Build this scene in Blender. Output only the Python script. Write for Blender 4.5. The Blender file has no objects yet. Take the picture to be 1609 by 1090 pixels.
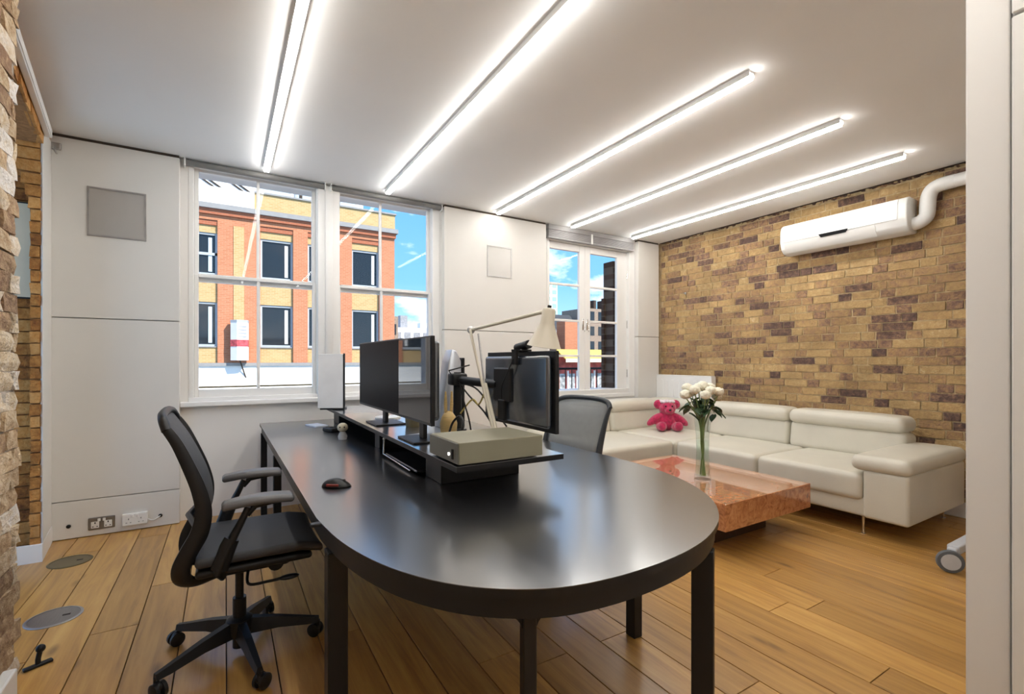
import bpy, bmesh, math, random
from mathutils import Vector, Matrix, noise
random.seed(7)
S = bpy.context.scene
COL = S.collection
PI = math.pi

# ------------------------------------------------------------------ camera, world, sun, exposure
cam_d = bpy.data.cameras.new('camera')
cam = bpy.data.objects.new('camera', cam_d); COL.objects.link(cam)
cam.location = (0, 0, 1.25)
cam.rotation_euler = (PI/2, 0, -math.radians(31.161))
cam_d.sensor_width = 36.0
cam_d.lens = 745.0/1609.0*36.0
cam_d.shift_y = 21.0/1609.0
cam_d.clip_start = 0.02; cam_d.clip_end = 500
S.camera = cam

W = bpy.data.worlds.new('world'); S.world = W; W.use_nodes = True
SKY_STRENGTH = 1.5
def build_world():
    nt = W.node_tree; n = nt.nodes; l = nt.links
    bg = n['Background']; bg.inputs['Strength'].default_value = SKY_STRENGTH
    tc = n.new('ShaderNodeTexCoord'); sep = n.new('ShaderNodeSeparateXYZ')
    l.new(tc.outputs['Generated'], sep.inputs[0])
    ramp = n.new('ShaderNodeValToRGB'); e = ramp.color_ramp.elements
    e[0].position = 0.0; e[0].color = (0.42, 0.66, 0.90, 1)
    e[1].position = 0.55; e[1].color = (0.07, 0.26, 0.68, 1)
    m = ramp.color_ramp.elements.new(0.16); m.color = (0.17, 0.42, 0.74, 1)
    l.new(sep.outputs['Z'], ramp.inputs[0])
    mp = n.new('ShaderNodeMapping'); mp.inputs['Scale'].default_value = (1, 1, 2.2)
    l.new(tc.outputs['Generated'], mp.inputs[0])
    nz = n.new('ShaderNodeTexNoise'); nz.inputs['Scale'].default_value = 6.5
    nz.inputs['Detail'].default_value = 7; nz.inputs['Roughness'].default_value = 0.55
    l.new(mp.outputs[0], nz.inputs['Vector'])
    cr = n.new('ShaderNodeValToRGB'); cr.color_ramp.elements[0].position = 0.53; cr.color_ramp.elements[1].position = 0.70
    l.new(nz.outputs['Fac'], cr.inputs[0])
    mix = n.new('ShaderNodeMixRGB'); mix.inputs['Color2'].default_value = (1.15, 1.17, 1.2, 1)
    l.new(cr.outputs[0], mix.inputs[0]); l.new(ramp.outputs[0], mix.inputs['Color1'])
    l.new(mix.outputs[0], bg.inputs['Color'])
build_world()

sun_d = bpy.data.lights.new('sun', 'SUN'); sun_d.energy = 6.0; sun_d.angle = 0.01; sun_d.color = (1, 0.95, 0.87)
sun = bpy.data.objects.new('sun', sun_d); COL.objects.link(sun)
sun.rotation_euler = Vector((-0.42, 0.75, -0.72)).to_track_quat('-Z', 'Y').to_euler()
LED = 31.0
S.view_settings.view_transform = 'Standard'; S.view_settings.look = 'None'
S.view_settings.gamma = 1.0; S.view_settings.use_curve_mapping = False
S.view_settings.exposure = 0.35

# ------------------------------------------------------------------ materials
MATS = {}
def mat(name, col, rough=0.5, metal=0.0, spec=0.5, var=0.06, scale=6.0, bump=0.0, bscale=60.0, coat=0.0, coat_rough=0.1, emit=0.0, sheen=0.0, ior=None, coat_ior=None, stretch=None):
    if name in MATS: return MATS[name]
    m = bpy.data.materials.new(name); m.use_nodes = True
    nt = m.node_tree; n = nt.nodes; l = nt.links; b = n['Principled BSDF']
    b.inputs['Roughness'].default_value = rough; b.inputs['Metallic'].default_value = metal
    b.inputs['Specular IOR Level'].default_value = spec
    if ior: b.inputs['IOR'].default_value = ior
    b.inputs['Coat Weight'].default_value = coat; b.inputs['Coat Roughness'].default_value = coat_rough
    if coat_ior: b.inputs['Coat IOR'].default_value = coat_ior
    if sheen: b.inputs['Sheen Weight'].default_value = sheen
    tc = n.new('ShaderNodeTexCoord'); nz = n.new('ShaderNodeTexNoise')
    nz.inputs['Scale'].default_value = scale; nz.inputs['Detail'].default_value = 4
    src = tc.outputs['Object']
    if stretch:
        mp = n.new('ShaderNodeMapping'); mp.inputs['Scale'].default_value = stretch
        l.new(src, mp.inputs[0]); src = mp.outputs[0]
    l.new(src, nz.inputs['Vector'])
    rp = n.new('ShaderNodeValToRGB')
    rp.color_ramp.elements[0].position = 0.3; rp.color_ramp.elements[1].position = 0.7
    rp.color_ramp.elements[0].color = tuple(max(0, c*(1-var)) for c in col)+(1,)
    rp.color_ramp.elements[1].color = tuple(c*(1+var) for c in col)+(1,)
    l.new(nz.outputs['Fac'], rp.inputs[0]); l.new(rp.outputs[0], b.inputs['Base Color'])
    if emit:
        b.inputs['Emission Color'].default_value = tuple(col)+(1,); b.inputs['Emission Strength'].default_value = emit
    if bump:
        n2 = n.new('ShaderNodeTexNoise'); n2.inputs['Scale'].default_value = bscale; n2.inputs['Detail'].default_value = 5
        l.new(src, n2.inputs['Vector'])
        bp = n.new('ShaderNodeBump'); bp.inputs['Strength'].default_value = bump; bp.inputs['Distance'].default_value = 0.01
        l.new(n2.outputs['Fac'], bp.inputs['Height']); l.new(bp.outputs[0], b.inputs['Normal'])
    MATS[name] = m
    return m

def brick_mat(name, stops, rough=0.85, bump=0.6):
    m = bpy.data.materials.new(name); m.use_nodes = True
    nt = m.node_tree; n = nt.nodes; l = nt.links; b = n['Principled BSDF']
    b.inputs['Roughness'].default_value = rough; b.inputs['Specular IOR Level'].default_value = 0.2
    at = n.new('ShaderNodeAttribute'); at.attribute_name = 'tint'
    rp = n.new('ShaderNodeValToRGB'); rp.color_ramp.interpolation = 'LINEAR'
    els = rp.color_ramp.elements
    els[0].position, els[0].color = stops[0][0], stops[0][1]+(1,)
    els[1].position, els[1].color = stops[-1][0], stops[-1][1]+(1,)
    for p, c in stops[1:-1]:
        q = els.new(p); q.color = c+(1,)
    g = n.new('ShaderNodeNewGeometry')
    nz = n.new('ShaderNodeTexNoise'); nz.inputs['Scale'].default_value = 26; nz.inputs['Detail'].default_value = 7; nz.inputs['Roughness'].default_value = 0.75
    l.new(g.outputs['Position'], nz.inputs['Vector'])
    ad = n.new('ShaderNodeMath'); ad.operation = 'MULTIPLY_ADD'; ad.inputs[1].default_value = 1.5; 
    sb = n.new('ShaderNodeMath'); sb.operation = 'SUBTRACT'; sb.inputs[1].default_value = 0.75
    l.new(nz.outputs['Fac'], ad.inputs[0]); l.new(at.outputs['Fac'], ad.inputs[2]); l.new(ad.outputs[0], sb.inputs[0])
    l.new(sb.outputs[0], rp.inputs[0])
    n3 = n.new('ShaderNodeTexNoise'); n3.inputs['Scale'].default_value = 3.0
    l.new(g.outputs['Position'], n3.inputs['Vector'])
    r3 = n.new('ShaderNodeMapRange'); r3.inputs['From Min'].default_value = 0.3; r3.inputs['From Max'].default_value = 0.7
    r3.inputs['To Min'].default_value = 0.8; r3.inputs['To Max'].default_value = 1.18
    l.new(n3.outputs['Fac'], r3.inputs[0])
    vm = n.new('ShaderNodeVectorMath'); vm.operation = 'SCALE'
    l.new(rp.outputs[0], vm.inputs[0]); l.new(r3.outputs[0], vm.inputs['Scale'])
    l.new(vm.outputs[0], b.inputs['Base Color'])
    n2 = n.new('ShaderNodeTexNoise'); n2.inputs['Scale'].default_value = 70; n2.inputs['Detail'].default_value = 6
    l.new(g.outputs['Position'], n2.inputs['Vector'])
    bp = n.new('ShaderNodeBump'); bp.inputs['Strength'].default_value = bump; bp.inputs['Distance'].default_value = 0.012
    l.new(n2.outputs['Fac'], bp.inputs['Height']); l.new(bp.outputs[0], b.inputs['Normal'])
    return m

def plank_mat():
    m = bpy.data.materials.new('oak_plank'); m.use_nodes = True
    nt = m.node_tree; n = nt.nodes; l = nt.links; b = n['Principled BSDF']
    b.inputs['Specular IOR Level'].default_value = 0.5
    b.inputs['Coat Weight'].default_value = 0.45; b.inputs['Coat Roughness'].default_value = 0.2
    oi = n.new('ShaderNodeObjectInfo'); tc = n.new('ShaderNodeTexCoord')
    off = n.new('ShaderNodeVectorMath'); off.operation = 'ADD'
    sc = n.new('ShaderNodeVectorMath'); sc.operation = 'SCALE'; sc.inputs['Scale'].default_value = 37.0
    cb = n.new('ShaderNodeCombineXYZ')
    for k in range(3): l.new(oi.outputs['Random'], cb.inputs[k])
    l.new(cb.outputs[0], sc.inputs[0]); l.new(tc.outputs['Object'], off.inputs[0]); l.new(sc.outputs[0], off.inputs[1])
    mp = n.new('ShaderNodeMapping'); mp.inputs['Scale'].default_value = (14, 0.9, 14)
    l.new(off.outputs[0], mp.inputs[0])
    nz = n.new('ShaderNodeTexNoise'); nz.inputs['Scale'].default_value = 1.6; nz.inputs['Detail'].default_value = 7; nz.inputs['Roughness'].default_value = 0.62; nz.inputs['Distortion'].default_value = 0.8
    l.new(mp.outputs[0], nz.inputs['Vector'])
    rp = n.new('ShaderNodeValToRGB'); e = rp.color_ramp.elements
    e[0].position = 0.25; e[0].color = (0.29, 0.140, 0.034, 1)
    e[1].position = 0.75; e[1].color = (0.60, 0.360, 0.108, 1)
    q = e.new(0.5); q.color = (0.475, 0.258, 0.066, 1)
    l.new(nz.outputs['Fac'], rp.inputs[0])
    # per plank tone
    r2 = n.new('ShaderNodeValToRGB'); f = r2.color_ramp.elements
    f[0].position = 0.0; f[0].color = (0.82, 0.78, 0.72, 1); f[1].position = 1.0; f[1].color = (1.18, 1.16, 1.12, 1)
    l.new(oi.outputs['Random'], r2.inputs[0])
    mx = n.new('ShaderNodeMixRGB'); mx.blend_type = 'MULTIPLY'; mx.inputs[0].default_value = 1.0
    l.new(rp.outputs[0], mx.inputs['Color1']); l.new(r2.outputs[0], mx.inputs['Color2'])
    # knots
    vo = n.new('ShaderNodeTexVoronoi'); vo.inputs['Scale'].default_value = 1.0
    mp2 = n.new('ShaderNodeMapping'); mp2.inputs['Scale'].default_value = (4.5, 1.6, 1)
    l.new(off.outputs[0], mp2.inputs[0]); l.new(mp2.outputs[0], vo.inputs['Vector'])
    kr = n.new('ShaderNodeValToRGB'); kr.color_ramp.elements[0].position = 0.03; kr.color_ramp.elements[1].position = 0.11
    kr.color_ramp.elements[0].color = (0.35, 0.3, 0.25, 1)
    l.new(vo.outputs['Distance'], kr.inputs[0])
    m3 = n.new('ShaderNodeMixRGB'); m3.blend_type = 'MULTIPLY'; m3.inputs[0].default_value = 0.8
    l.new(mx.outputs[0], m3.inputs['Color1']); l.new(kr.outputs[0], m3.inputs['Color2'])
    l.new(m3.outputs[0], b.inputs['Base Color'])
    rr = n.new('ShaderNodeMapRange'); rr.inputs['To Min'].default_value = 0.34; rr.inputs['To Max'].default_value = 0.5
    l.new(nz.outputs['Fac'], rr.inputs[0]); l.new(rr.outputs[0], b.inputs['Roughness'])
    bp = n.new('ShaderNodeBump'); bp.inputs['Strength'].default_value = 0.10; bp.inputs['Distance'].default_value = 0.004
    l.new(nz.outputs['Fac'], bp.inputs['Height']); l.new(bp.outputs[0], b.inputs['Normal'])
    return m

def thin_glass(name, tint=(0.96, 0.98, 0.98), rough=0.0, ior=1.45):
    m = bpy.data.materials.new(name); m.use_nodes = True
    nt = m.node_tree; n = nt.nodes; l = nt.links; n.remove(n['Principled BSDF'])
    t = n.new('ShaderNodeBsdfTransparent'); t.inputs[0].default_value = tint+(1,)
    g = n.new('ShaderNodeBsdfGlossy'); g.inputs['Roughness'].default_value = rough
    lw = n.new('ShaderNodeLayerWeight'); lw.inputs[0].default_value = 0.5
    pw = n.new('ShaderNodeMath'); pw.operation = 'POWER'; pw.inputs[1].default_value = 4.0
    f = n.new('ShaderNodeMath'); f.operation = 'MULTIPLY_ADD'; f.inputs[1].default_value = 0.6; f.inputs[2].default_value = ((ior-1)/(ior+1))**2
    l.new(lw.outputs['Facing'], pw.inputs[0]); l.new(pw.outputs[0], f.inputs[0])
    x = n.new('ShaderNodeMixShader')
    l.new(f.outputs[0], x.inputs[0]); l.new(t.outputs[0], x.inputs[1]); l.new(g.outputs[0], x.inputs[2])
    l.new(x.outputs[0], n['Material Output'].inputs[0])
    return m

def mesh_fabric(name, col, alpha):
    m = bpy.data.materials.new(name); m.use_nodes = True
    nt = m.node_tree; n = nt.nodes; l = nt.links; b = n['Principled BSDF']
    b.inputs['Base Color'].default_value = col+(1,); b.inputs['Roughness'].default_value = 0.6
    t = n.new('ShaderNodeBsdfTransparent'); x = n.new('ShaderNodeMixShader')
    tc = n.new('ShaderNodeTexCoord'); w = n.new('ShaderNodeTexNoise'); w.inputs['Scale'].default_value = 30
    l.new(tc.outputs['Object'], w.inputs['Vector'])
    mr = n.new('ShaderNodeMapRange'); mr.inputs['To Min'].default_value = alpha-0.06; mr.inputs['To Max'].default_value = min(1, alpha+0.06)
    l.new(w.outputs['Fac'], mr.inputs[0]); l.new(mr.outputs[0], x.inputs[0])
    l.new(t.outputs[0], x.inputs[1]); l.new(b.outputs[0], x.inputs[2]); l.new(x.outputs[0], n['Material Output'].inputs[0])
    return m

def far_brick(name, c1, c2, mortar):
    m = bpy.data.materials.new(name); m.use_nodes = True
    nt = m.node_tree; n = nt.nodes; l = nt.links; b = n['Principled BSDF']; b.inputs['Roughness'].default_value = 0.9
    b.inputs['Specular IOR Level'].default_value = 0.1
    g = n.new('ShaderNodeNewGeometry'); mp = n.new('ShaderNodeMapping'); mp.inputs['Rotation'].default_value = (PI/2, 0, 0)
    l.new(g.outputs['Position'], mp.inputs[0])
    br = n.new('ShaderNodeTexBrick'); br.inputs['Scale'].default_value = 1.0
    br.inputs['Brick Width'].default_value = 0.23; br.inputs['Row Height'].default_value = 0.08; br.inputs['Mortar Size'].default_value = 0.008
    br.inputs['Color1'].default_value = c1+(1,); br.inputs['Color2'].default_value = c2+(1,); br.inputs['Mortar'].default_value = mortar+(1,)
    l.new(mp.outputs[0], br.inputs['Vector']); l.new(br.outputs['Color'], b.inputs['Base Color'])
    return m

def burl_mat():
    m = bpy.data.materials.new('burl'); m.use_nodes = True
    nt = m.node_tree; n = nt.nodes; l = nt.links; b = n['Principled BSDF']
    tc = n.new('ShaderNodeTexCoord')
    nz = n.new('ShaderNodeTexNoise'); nz.inputs['Scale'].default_value = 16; nz.inputs['Detail'].default_value = 9; nz.inputs['Distortion'].default_value = 1.6; nz.inputs['Roughness'].default_value = 0.7
    l.new(tc.outputs['Object'], nz.inputs['Vector'])
    rp = n.new('ShaderNodeValToRGB'); e = rp.color_ramp.elements
    e[0].position = 0.30; e[0].color = (0.16, 0.045, 0.015, 1); e[1].position = 0.72; e[1].color = (0.72, 0.33, 0.15, 1)
    q = e.new(0.47); q.color = (0.50, 0.19, 0.075, 1)
    l.new(nz.outputs['Fac'], rp.inputs[0]); l.new(rp.outputs[0], b.inputs['Base Color'])
    b.inputs['Roughness'].default_value = 0.25; b.inputs['Coat Weight'].default_value = 1.0; b.inputs['Coat Roughness'].default_value = 0.03; b.inputs['Coat IOR'].default_value = 1.8
    return m

wall_white = mat('wall_paint', (0.80, 0.785, 0.76), 0.55, var=0.015, scale=2)
panel_white = mat('panel_paint', (0.71, 0.69, 0.655), 0.5, var=0.02, scale=2)
frame_white = mat('joinery_white', (0.84, 0.83, 0.81), 0.35, var=0.015)
ceil_white = mat('ceiling_paint', (0.87, 0.87, 0.865), 0.7, var=0.02, scale=1.2)
col_white = mat('partition_paint', (0.70, 0.68, 0.65), 0.45, var=0.015, scale=2)
shadow_dark = mat('dark_gap', (0.05, 0.035, 0.025), 0.9)
black_satin = mat('desk_laminate', (0.009, 0.009, 0.010), 0.30, spec=0.5, ior=2.2, var=0.1, scale=40, coat=1.0, coat_rough=0.16, coat_ior=1.75)
black_metal = mat('black_metal', (0.010, 0.010, 0.011), 0.42, spec=0.3)
black_plastic = mat('black_plastic', (0.010, 0.010, 0.011), 0.4, spec=0.35)
dark_fabric = mat('charcoal_fabric', (0.035, 0.036, 0.04), 0.6, bump=0.3, bscale=400)
arm_rubber = mat('arm_pad', (0.10, 0.10, 0.105), 0.4, spec=0.6)
screen_mat = mat('screen_glass', (0.006, 0.006, 0.008), 0.03, spec=0.6, var=0.05)
monitor_back = mat('monitor_back', (0.018, 0.026, 0.040), 0.24, spec=0.9, ior=1.7, coat=0.6, coat_rough=0.2)
silver = mat('silver', (0.70, 0.71, 0.73), 0.22, metal=0.85, var=0.03)
chrome = mat('chrome', (0.72, 0.71, 0.70), 0.15, metal=1.0)
brushed = mat('brushed_steel', (0.46, 0.45, 0.44), 0.38, metal=0.9, stretch=(2, 60, 2), var=0.12)
leather = mat('cream_leather', (0.66, 0.625, 0.53), 0.42, spec=0.45, var=0.05, scale=3, bump=0.12, bscale=180)
plastic_white = mat('white_plastic', (0.82, 0.82, 0.80), 0.32, var=0.01)
beige_metal = mat('olive_grey_case', (0.25, 0.235, 0.165), 0.42, var=0.05)
amp_front = mat('grey_case_front', (0.14, 0.14, 0.12), 0.45)
lamp_cream = mat('lamp_cream', (0.66, 0.61, 0.50), 0.35)
burl = burl_mat()
glass = thin_glass('window_glass', (0.985, 0.99, 0.99), 0.0, 1.2)
vase_glass = thin_glass('vase_glass', (0.95, 0.975, 0.965), 0.0, 1.4)
led_mat = mat('led_diffuser', (1.0, 0.975, 0.93), 0.5, emit=LED, var=0.0)
magenta = mat('magenta_plush', (0.50, 0.012, 0.085), 0.9, var=0.35, scale=45, bump=0.9, bscale=140, sheen=0.5)
petal = mat('petal_cream', (0.86, 0.81, 0.66), 0.7, var=0.08, scale=30)
leaf_green = mat('leaf_green', (0.035, 0.075, 0.030), 0.45, var=0.3, scale=20)
stem_green = mat('stem_green', (0.20, 0.27, 0.09), 0.5, var=0.2)
oak = plank_mat()
brick_yellow = brick_mat('london_stock_brick', [(0.0, (0.095, 0.060, 0.052)), (0.18, (0.20, 0.120, 0.085)), (0.36, (0.33, 0.20, 0.110)), (0.55, (0.40, 0.260, 0.118)), (0.8, (0.48, 0.33, 0.155)), (1.0, (0.60, 0.47, 0.29))])
brick_orange = brick_mat('orange_stock_brick', [(0.0, (0.14, 0.05, 0.02)), (0.3, (0.32, 0.13, 0.035)), (0.6, (0.48, 0.22, 0.06)), (1.0, (0.60, 0.33, 0.12))])
brick_rough = brick_mat('limewashed_brick', [(0.0, (0.26, 0.16, 0.10)), (0.3, (0.46, 0.32, 0.19)), (0.55, (0.60, 0.48, 0.33)), (0.8, (0.68, 0.60, 0.50)), (1.0, (0.74, 0.70, 0.66))], bump=1.0)
mortar = mat('mortar_buff', (0.50, 0.38, 0.22), 0.95, var=0.25, scale=25, bump=0.8, bscale=90)
mortar_pale = mat('mortar_pale', (0.42, 0.36, 0.30), 0.95, var=0.3, scale=25, bump=0.8, bscale=90)
dark_brick = far_brick('dark_brown_brick', (0.085, 0.055, 0.042), (0.05, 0.034, 0.028), (0.11, 0.09, 0.075))  # very dark brown brick for the window reveal and chimneys

# ------------------------------------------------------------------ mesh helpers
class B:
    def __init__(s): s.bm = bmesh.new()
    def box(s, x0, x1, y0, y1, z0, z1, bev=0.0, seg=1, rot=None, piv=None):
        r = bmesh.ops.create_cube(s.bm, size=1.0); v = r['verts']
        for q in v: q.co = Vector(((x0+x1)/2+q.co.x*(x1-x0), (y0+y1)/2+q.co.y*(y1-y0), (z0+z1)/2+q.co.z*(z1-z0)))
        if bev > 0:
            ed = list({e for q in v for e in q.link_edges})
            rr = bmesh.ops.bevel(s.bm, geom=ed, offset=bev, segments=seg, affect='EDGES', profile=0.5)
            v = list({q for f in rr['faces'] for q in f.verts} | {q for q in v if q.is_valid})
        if rot is not None:
            P = Vector(piv) if piv else Vector(((x0+x1)/2, (y0+y1)/2, (z0+z1)/2))
            for q in v: q.co = rot @ (q.co-P) + P
        return v
    def ring(s, c, x, y, r, n):
        return [s.bm.verts.new(c + x*(math.cos(2*PI*k/n)*r) + y*(math.sin(2*PI*k/n)*r)) for k in range(n)]
    def bridge(s, a, b):
        n = len(a)
        for k in range(n): s.bm.faces.new((a[k], a[(k+1) % n], b[(k+1) % n], b[k]))
    def tube(s, pts, r, n=8, cap=True, flat=None):
        pts = [Vector(p) for p in pts]; rs = r if isinstance(r, (list, tuple)) else [r]*len(pts)
        rings = []; up = None
        for i, p in enumerate(pts):
            t = (pts[min(i+1, len(pts)-1)] - pts[max(i-1, 0)]).normalized()
            if up is None:
                up = Vector((0, 0, 1)) if abs(t.z) < 0.9 else Vector((1, 0, 0))
            x = t.cross(up).normalized(); y = x.cross(t).normalized(); up = y
            if flat: 
                rings.append([s.bm.verts.new(p + x*(math.cos(2*PI*k/n)*rs[i]*flat[0]) + y*(math.sin(2*PI*k/n)*rs[i]*flat[1])) for k in range(n)])
            else: rings.append(s.ring(p, x, y, rs[i], n))
        for a, b in zip(rings, rings[1:]): s.bridge(a, b)
        if cap: s.bm.faces.new(rings[0][::-1]); s.bm.faces.new(rings[-1])
        return s
    def lathe(s, prof, c=(0, 0, 0), n=20, axis=None, cap=True):
        c = Vector(c); M3 = Vector((0, 0, 1)).rotation_difference(Vector(axis)).to_matrix() if axis else Matrix.Identity(3)
        rings = []
        for r, z in prof:
            rings.append([s.bm.verts.new(c + M3 @ Vector((math.cos(2*PI*k/n)*r, math.sin(2*PI*k/n)*r, z))) for k in range(n)])
        for a, b in zip(rings, rings[1:]): s.bridge(a, b)
        if cap: s.bm.faces.new(rings[0][::-1]); s.bm.faces.new(rings[-1])
        return s
    def ball(s, c, rx, ry=None, rz=None, u=16, v=10, rot=None):
        ry = rx if ry is None else ry; rz = rx if rz is None else rz
        r = bmesh.ops.create_uvsphere(s.bm, u_segments=u, v_segments=v, radius=1.0)
        for q in r['verts']:
            p = Vector((q.co.x*rx, q.co.y*ry, q.co.z*rz))
            if rot is not None: p = rot @ p
            q.co = p + Vector(c)
        return r['verts']
    def prism(s, poly, f):
        """poly: list of 2D points; f(a,b,k) -> 3D for k=0/1"""
        a = [s.bm.verts.new(f(p[0], p[1], 0)) for p in poly]; b = [s.bm.verts.new(f(p[0], p[1], 1)) for p in poly]
        s.bridge(a, b); s.bm.faces.new(a[::-1]); s.bm.faces.new(b); return s
    def cushion(s, x0, x1, y0, y1, z0, z1, r=0.05, puff=0.0, paxis=2, both=False, n=5, rot=None, piv=None):
        hx, hy, hz = (x1-x0)/2, (y1-y0)/2, (z1-z0)/2; h = (hx, hy, hz); r = min(r, hx*0.98, hy*0.98, hz*0.98)
        c = Vector(((x0+x1)/2, (y0+y1)/2, (z0+z1)/2))
        def coords(hh):
            i = hh-r; a = [i+r*k for k in (0.3, 0.6, 0.85, 1.0)]
            mid = [-i+2*i*k/n for k in range(n+1)]
            return [-q for q in a[::-1]]+mid+a
        cs = [coords(q) for q in h]; vd = {}
        def V(p):
            q = [max(-h[k]+r, min(h[k]-r, p[k])) for k in range(3)]
            d = Vector([p[k]-q[k] for k in range(3)])
            o = Vector(q) + (d.normalized()*r if d.length > 1e-9 else d)
            if puff:
                k1, k2 = [k for k in range(3) if k != paxis]
                w = max(0, 1-(p[k1]/h[k1])**2)*max(0, 1-(p[k2]/h[k2])**2)
                t = p[paxis]/h[paxis]
                if t > 0 or both: o[paxis] += puff*w**0.7*t
            key = tuple(round(z, 5) for z in p)
            if key not in vd:
                if rot is not None:
                    P = Vector(piv)-c if piv else Vector((0, 0, 0)); o = rot @ (o-P) + P
                vd[key] = s.bm.verts.new(c+o)
            return vd[key]
        for ax in range(3):
            k1, k2 = [k for k in range(3) if k != ax]
            for sg in (-1, 1):
                for i in range(len(cs[k1])-1):
                    for j in range(len(cs[k2])-1):
                        q = []
                        for a, b in ((i, j), (i+1, j), (i+1, j+1), (i, j+1)):
                            p = [0, 0, 0]; p[ax] = sg*h[ax]; p[k1] = cs[k1][a]; p[k2] = cs[k2][b]; q.append(V(p))
                        try: s.bm.faces.new(q)
                        except ValueError: pass
        return s

def obj(name, b, material, parent=None, smooth=False, loc=None, rot=None):
    bm = b.bm if isinstance(b, B) else b
    bmesh.ops.recalc_face_normals(bm, faces=bm.faces)
    me = bpy.data.meshes.new(name); bm.to_mesh(me); bm.free()
    if smooth:
        me.polygons.foreach_set('use_smooth', [True]*len(me.polygons))
        if smooth != 'all': me.set_sharp_from_angle(angle=math.radians(50))
    me.materials.append(material)
    o = bpy.data.objects.new(name, me); COL.objects.link(o)
    if parent: o.parent = parent
    if loc: o.location = loc
    if rot: o.rotation_euler = rot
    return o
def bx(name, m, parent, x0, x1, y0, y1, z0, z1, bev=0.0, seg=2):
    b = B(); b.box(x0, x1, y0, y1, z0, z1, bev, seg); return obj(name, b, m, parent)
def tag(o, label, cat, group=None):
    o['label'] = label; o['category'] = cat
    if group: o['group'] = group
    return o
def thing(name, label, cat, loc=(0, 0, 0), rotz=0.0, group=None):
    o = bpy.data.objects.new(name, None); o.empty_display_size = 0.1; COL.objects.link(o)
    o.location = loc; o.rotation_euler = (0, 0, rotz); return tag(o, label, cat, group)
def struct(o, label=None):
    o['kind'] = 'structure'
    if label: o['label'] = label
    return o
def copy_tree(o, parent=None):
    c = o.copy(); COL.objects.link(c)
    if parent: c.parent = parent
    for ch in [q for q in o.children]: copy_tree(ch, c)
    return c
def smooth_path(pts, k=6):
    P = [Vector(p) for p in pts]; out = []
    for i in range(len(P)-1):
        a = P[max(i-1, 0)]; b = P[i]; c = P[i+1]; d = P[min(i+2, len(P)-1)]
        for j in range(k):
            t = j/k
            out.append(0.5*((2*b)+(c-a)*t+(2*a-5*b+4*c-d)*t*t+(3*b-a-3*c+d)*t**3))
    out.append(P[-1]); return out

# ------------------------------------------------------------------ room shell
CH = 2.82; WY = 4.43; RX = 5.05
floor = struct(bx('floor', shadow_dark, None, -1.7, 5.3, -2.0, 4.9, -0.12, -0.016), 'wide oak plank floor')
def planks():
    w = 0.178; x = -1.42; row = 0
    while x < 5.1:
        y = -2.0 - random.random()*1.6
        while y < 4.5:
            L = random.uniform(1.3, 2.5); y1 = min(y+L, 4.5)
            if y1 > -2.0 and y1-max(y, -2.0) > 0.03:
                y0 = max(y, -2.0); b = B(); g = 0.0022
                cx, cy = x+w/2, (y0+y1)/2; hl = (y1-y0)/2-g; hw = w/2-g
                c = 0.0010
                prof = [(-hw, -0.015), (hw, -0.015), (hw, -c), (hw-c, 0), (-hw+c, 0), (-hw, -c)]
                b.prism(prof, lambda a, z, k, hl=hl: Vector((a, -hl if k == 0 else hl, z)))
                obj('plank', b, oak, floor, loc=(cx, cy, 0))
            y = y1
        x += w; row += 1
planks()

ceiling = struct(bx('ceiling', ceil_white, None, -1.7, 5.02, -2.0, 4.9, CH, CH+0.12), 'flat white ceiling')
bx('light_block_slab', shadow_dark, ceiling, -1.9, 5.5, -2.2, 4.92, CH+0.125, CH+0.3)  # unseen slab added over the ceiling to block light from above

# window wall
b = B()
TH = 4.86
b.box(-1.6, 5.3, 4.50, TH, -0.1, 0.885)
b.box(-1.6, -0.25, 4.50, TH, 0.885, CH+0.1)
b.box(1.86, 3.19, 4.50, TH, 0.885, CH+0.1)
b.box(4.60, 5.3, 4.50, TH, 0.885, CH+0.1)
b.box(-0.25, 1.86, 4.50, TH, 2.81, CH+0.1)
b.box(3.19, 4.60, 4.50, TH, 2.76, CH+0.1)
b.box(0.715, 0.875, 4.60, TH, 0.885, 2.81)
wall_w = struct(obj('wall_window', b, wall_white), 'white wall with three tall windows')
for x0, x1, rows in ((-1.035, -0.30, ((0.004, 0.262), (0.267, 1.545), (1.551, 2.800))), (1.885, 3.135, ((0.004, 1.556), (1.562, 2.800))), (4.60, 4.985, ((0.004, 1.556), (1.562, 2.800)))):
    for z0, z1 in rows: bx('panel', panel_white, wall_w, x0, x1, WY, 4.498, z0, z1, 0.003, 1)
bx('shadow_gap', shadow_dark, wall_w, -1.03, -0.305, WY+0.006, 4.497, 2.80, CH)
bx('shadow_gap', shadow_dark, wall_w, 1.89, 3.13, WY+0.006, 4.497, 2.80, CH)
bx('shadow_gap', shadow_dark, wall_w, 4.605, 4.98, WY+0.006, 4.497, 2.80, CH)
bx('brick_reveal', dark_brick, wall_w, 4.375, 4.60, 4.66, 4.845, 0.5, 2.56)
bx('brick_reveal', dark_brick, wall_w, 4.335, 4.60, 4.80, 4.845, 0.5, 2.08)

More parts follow.
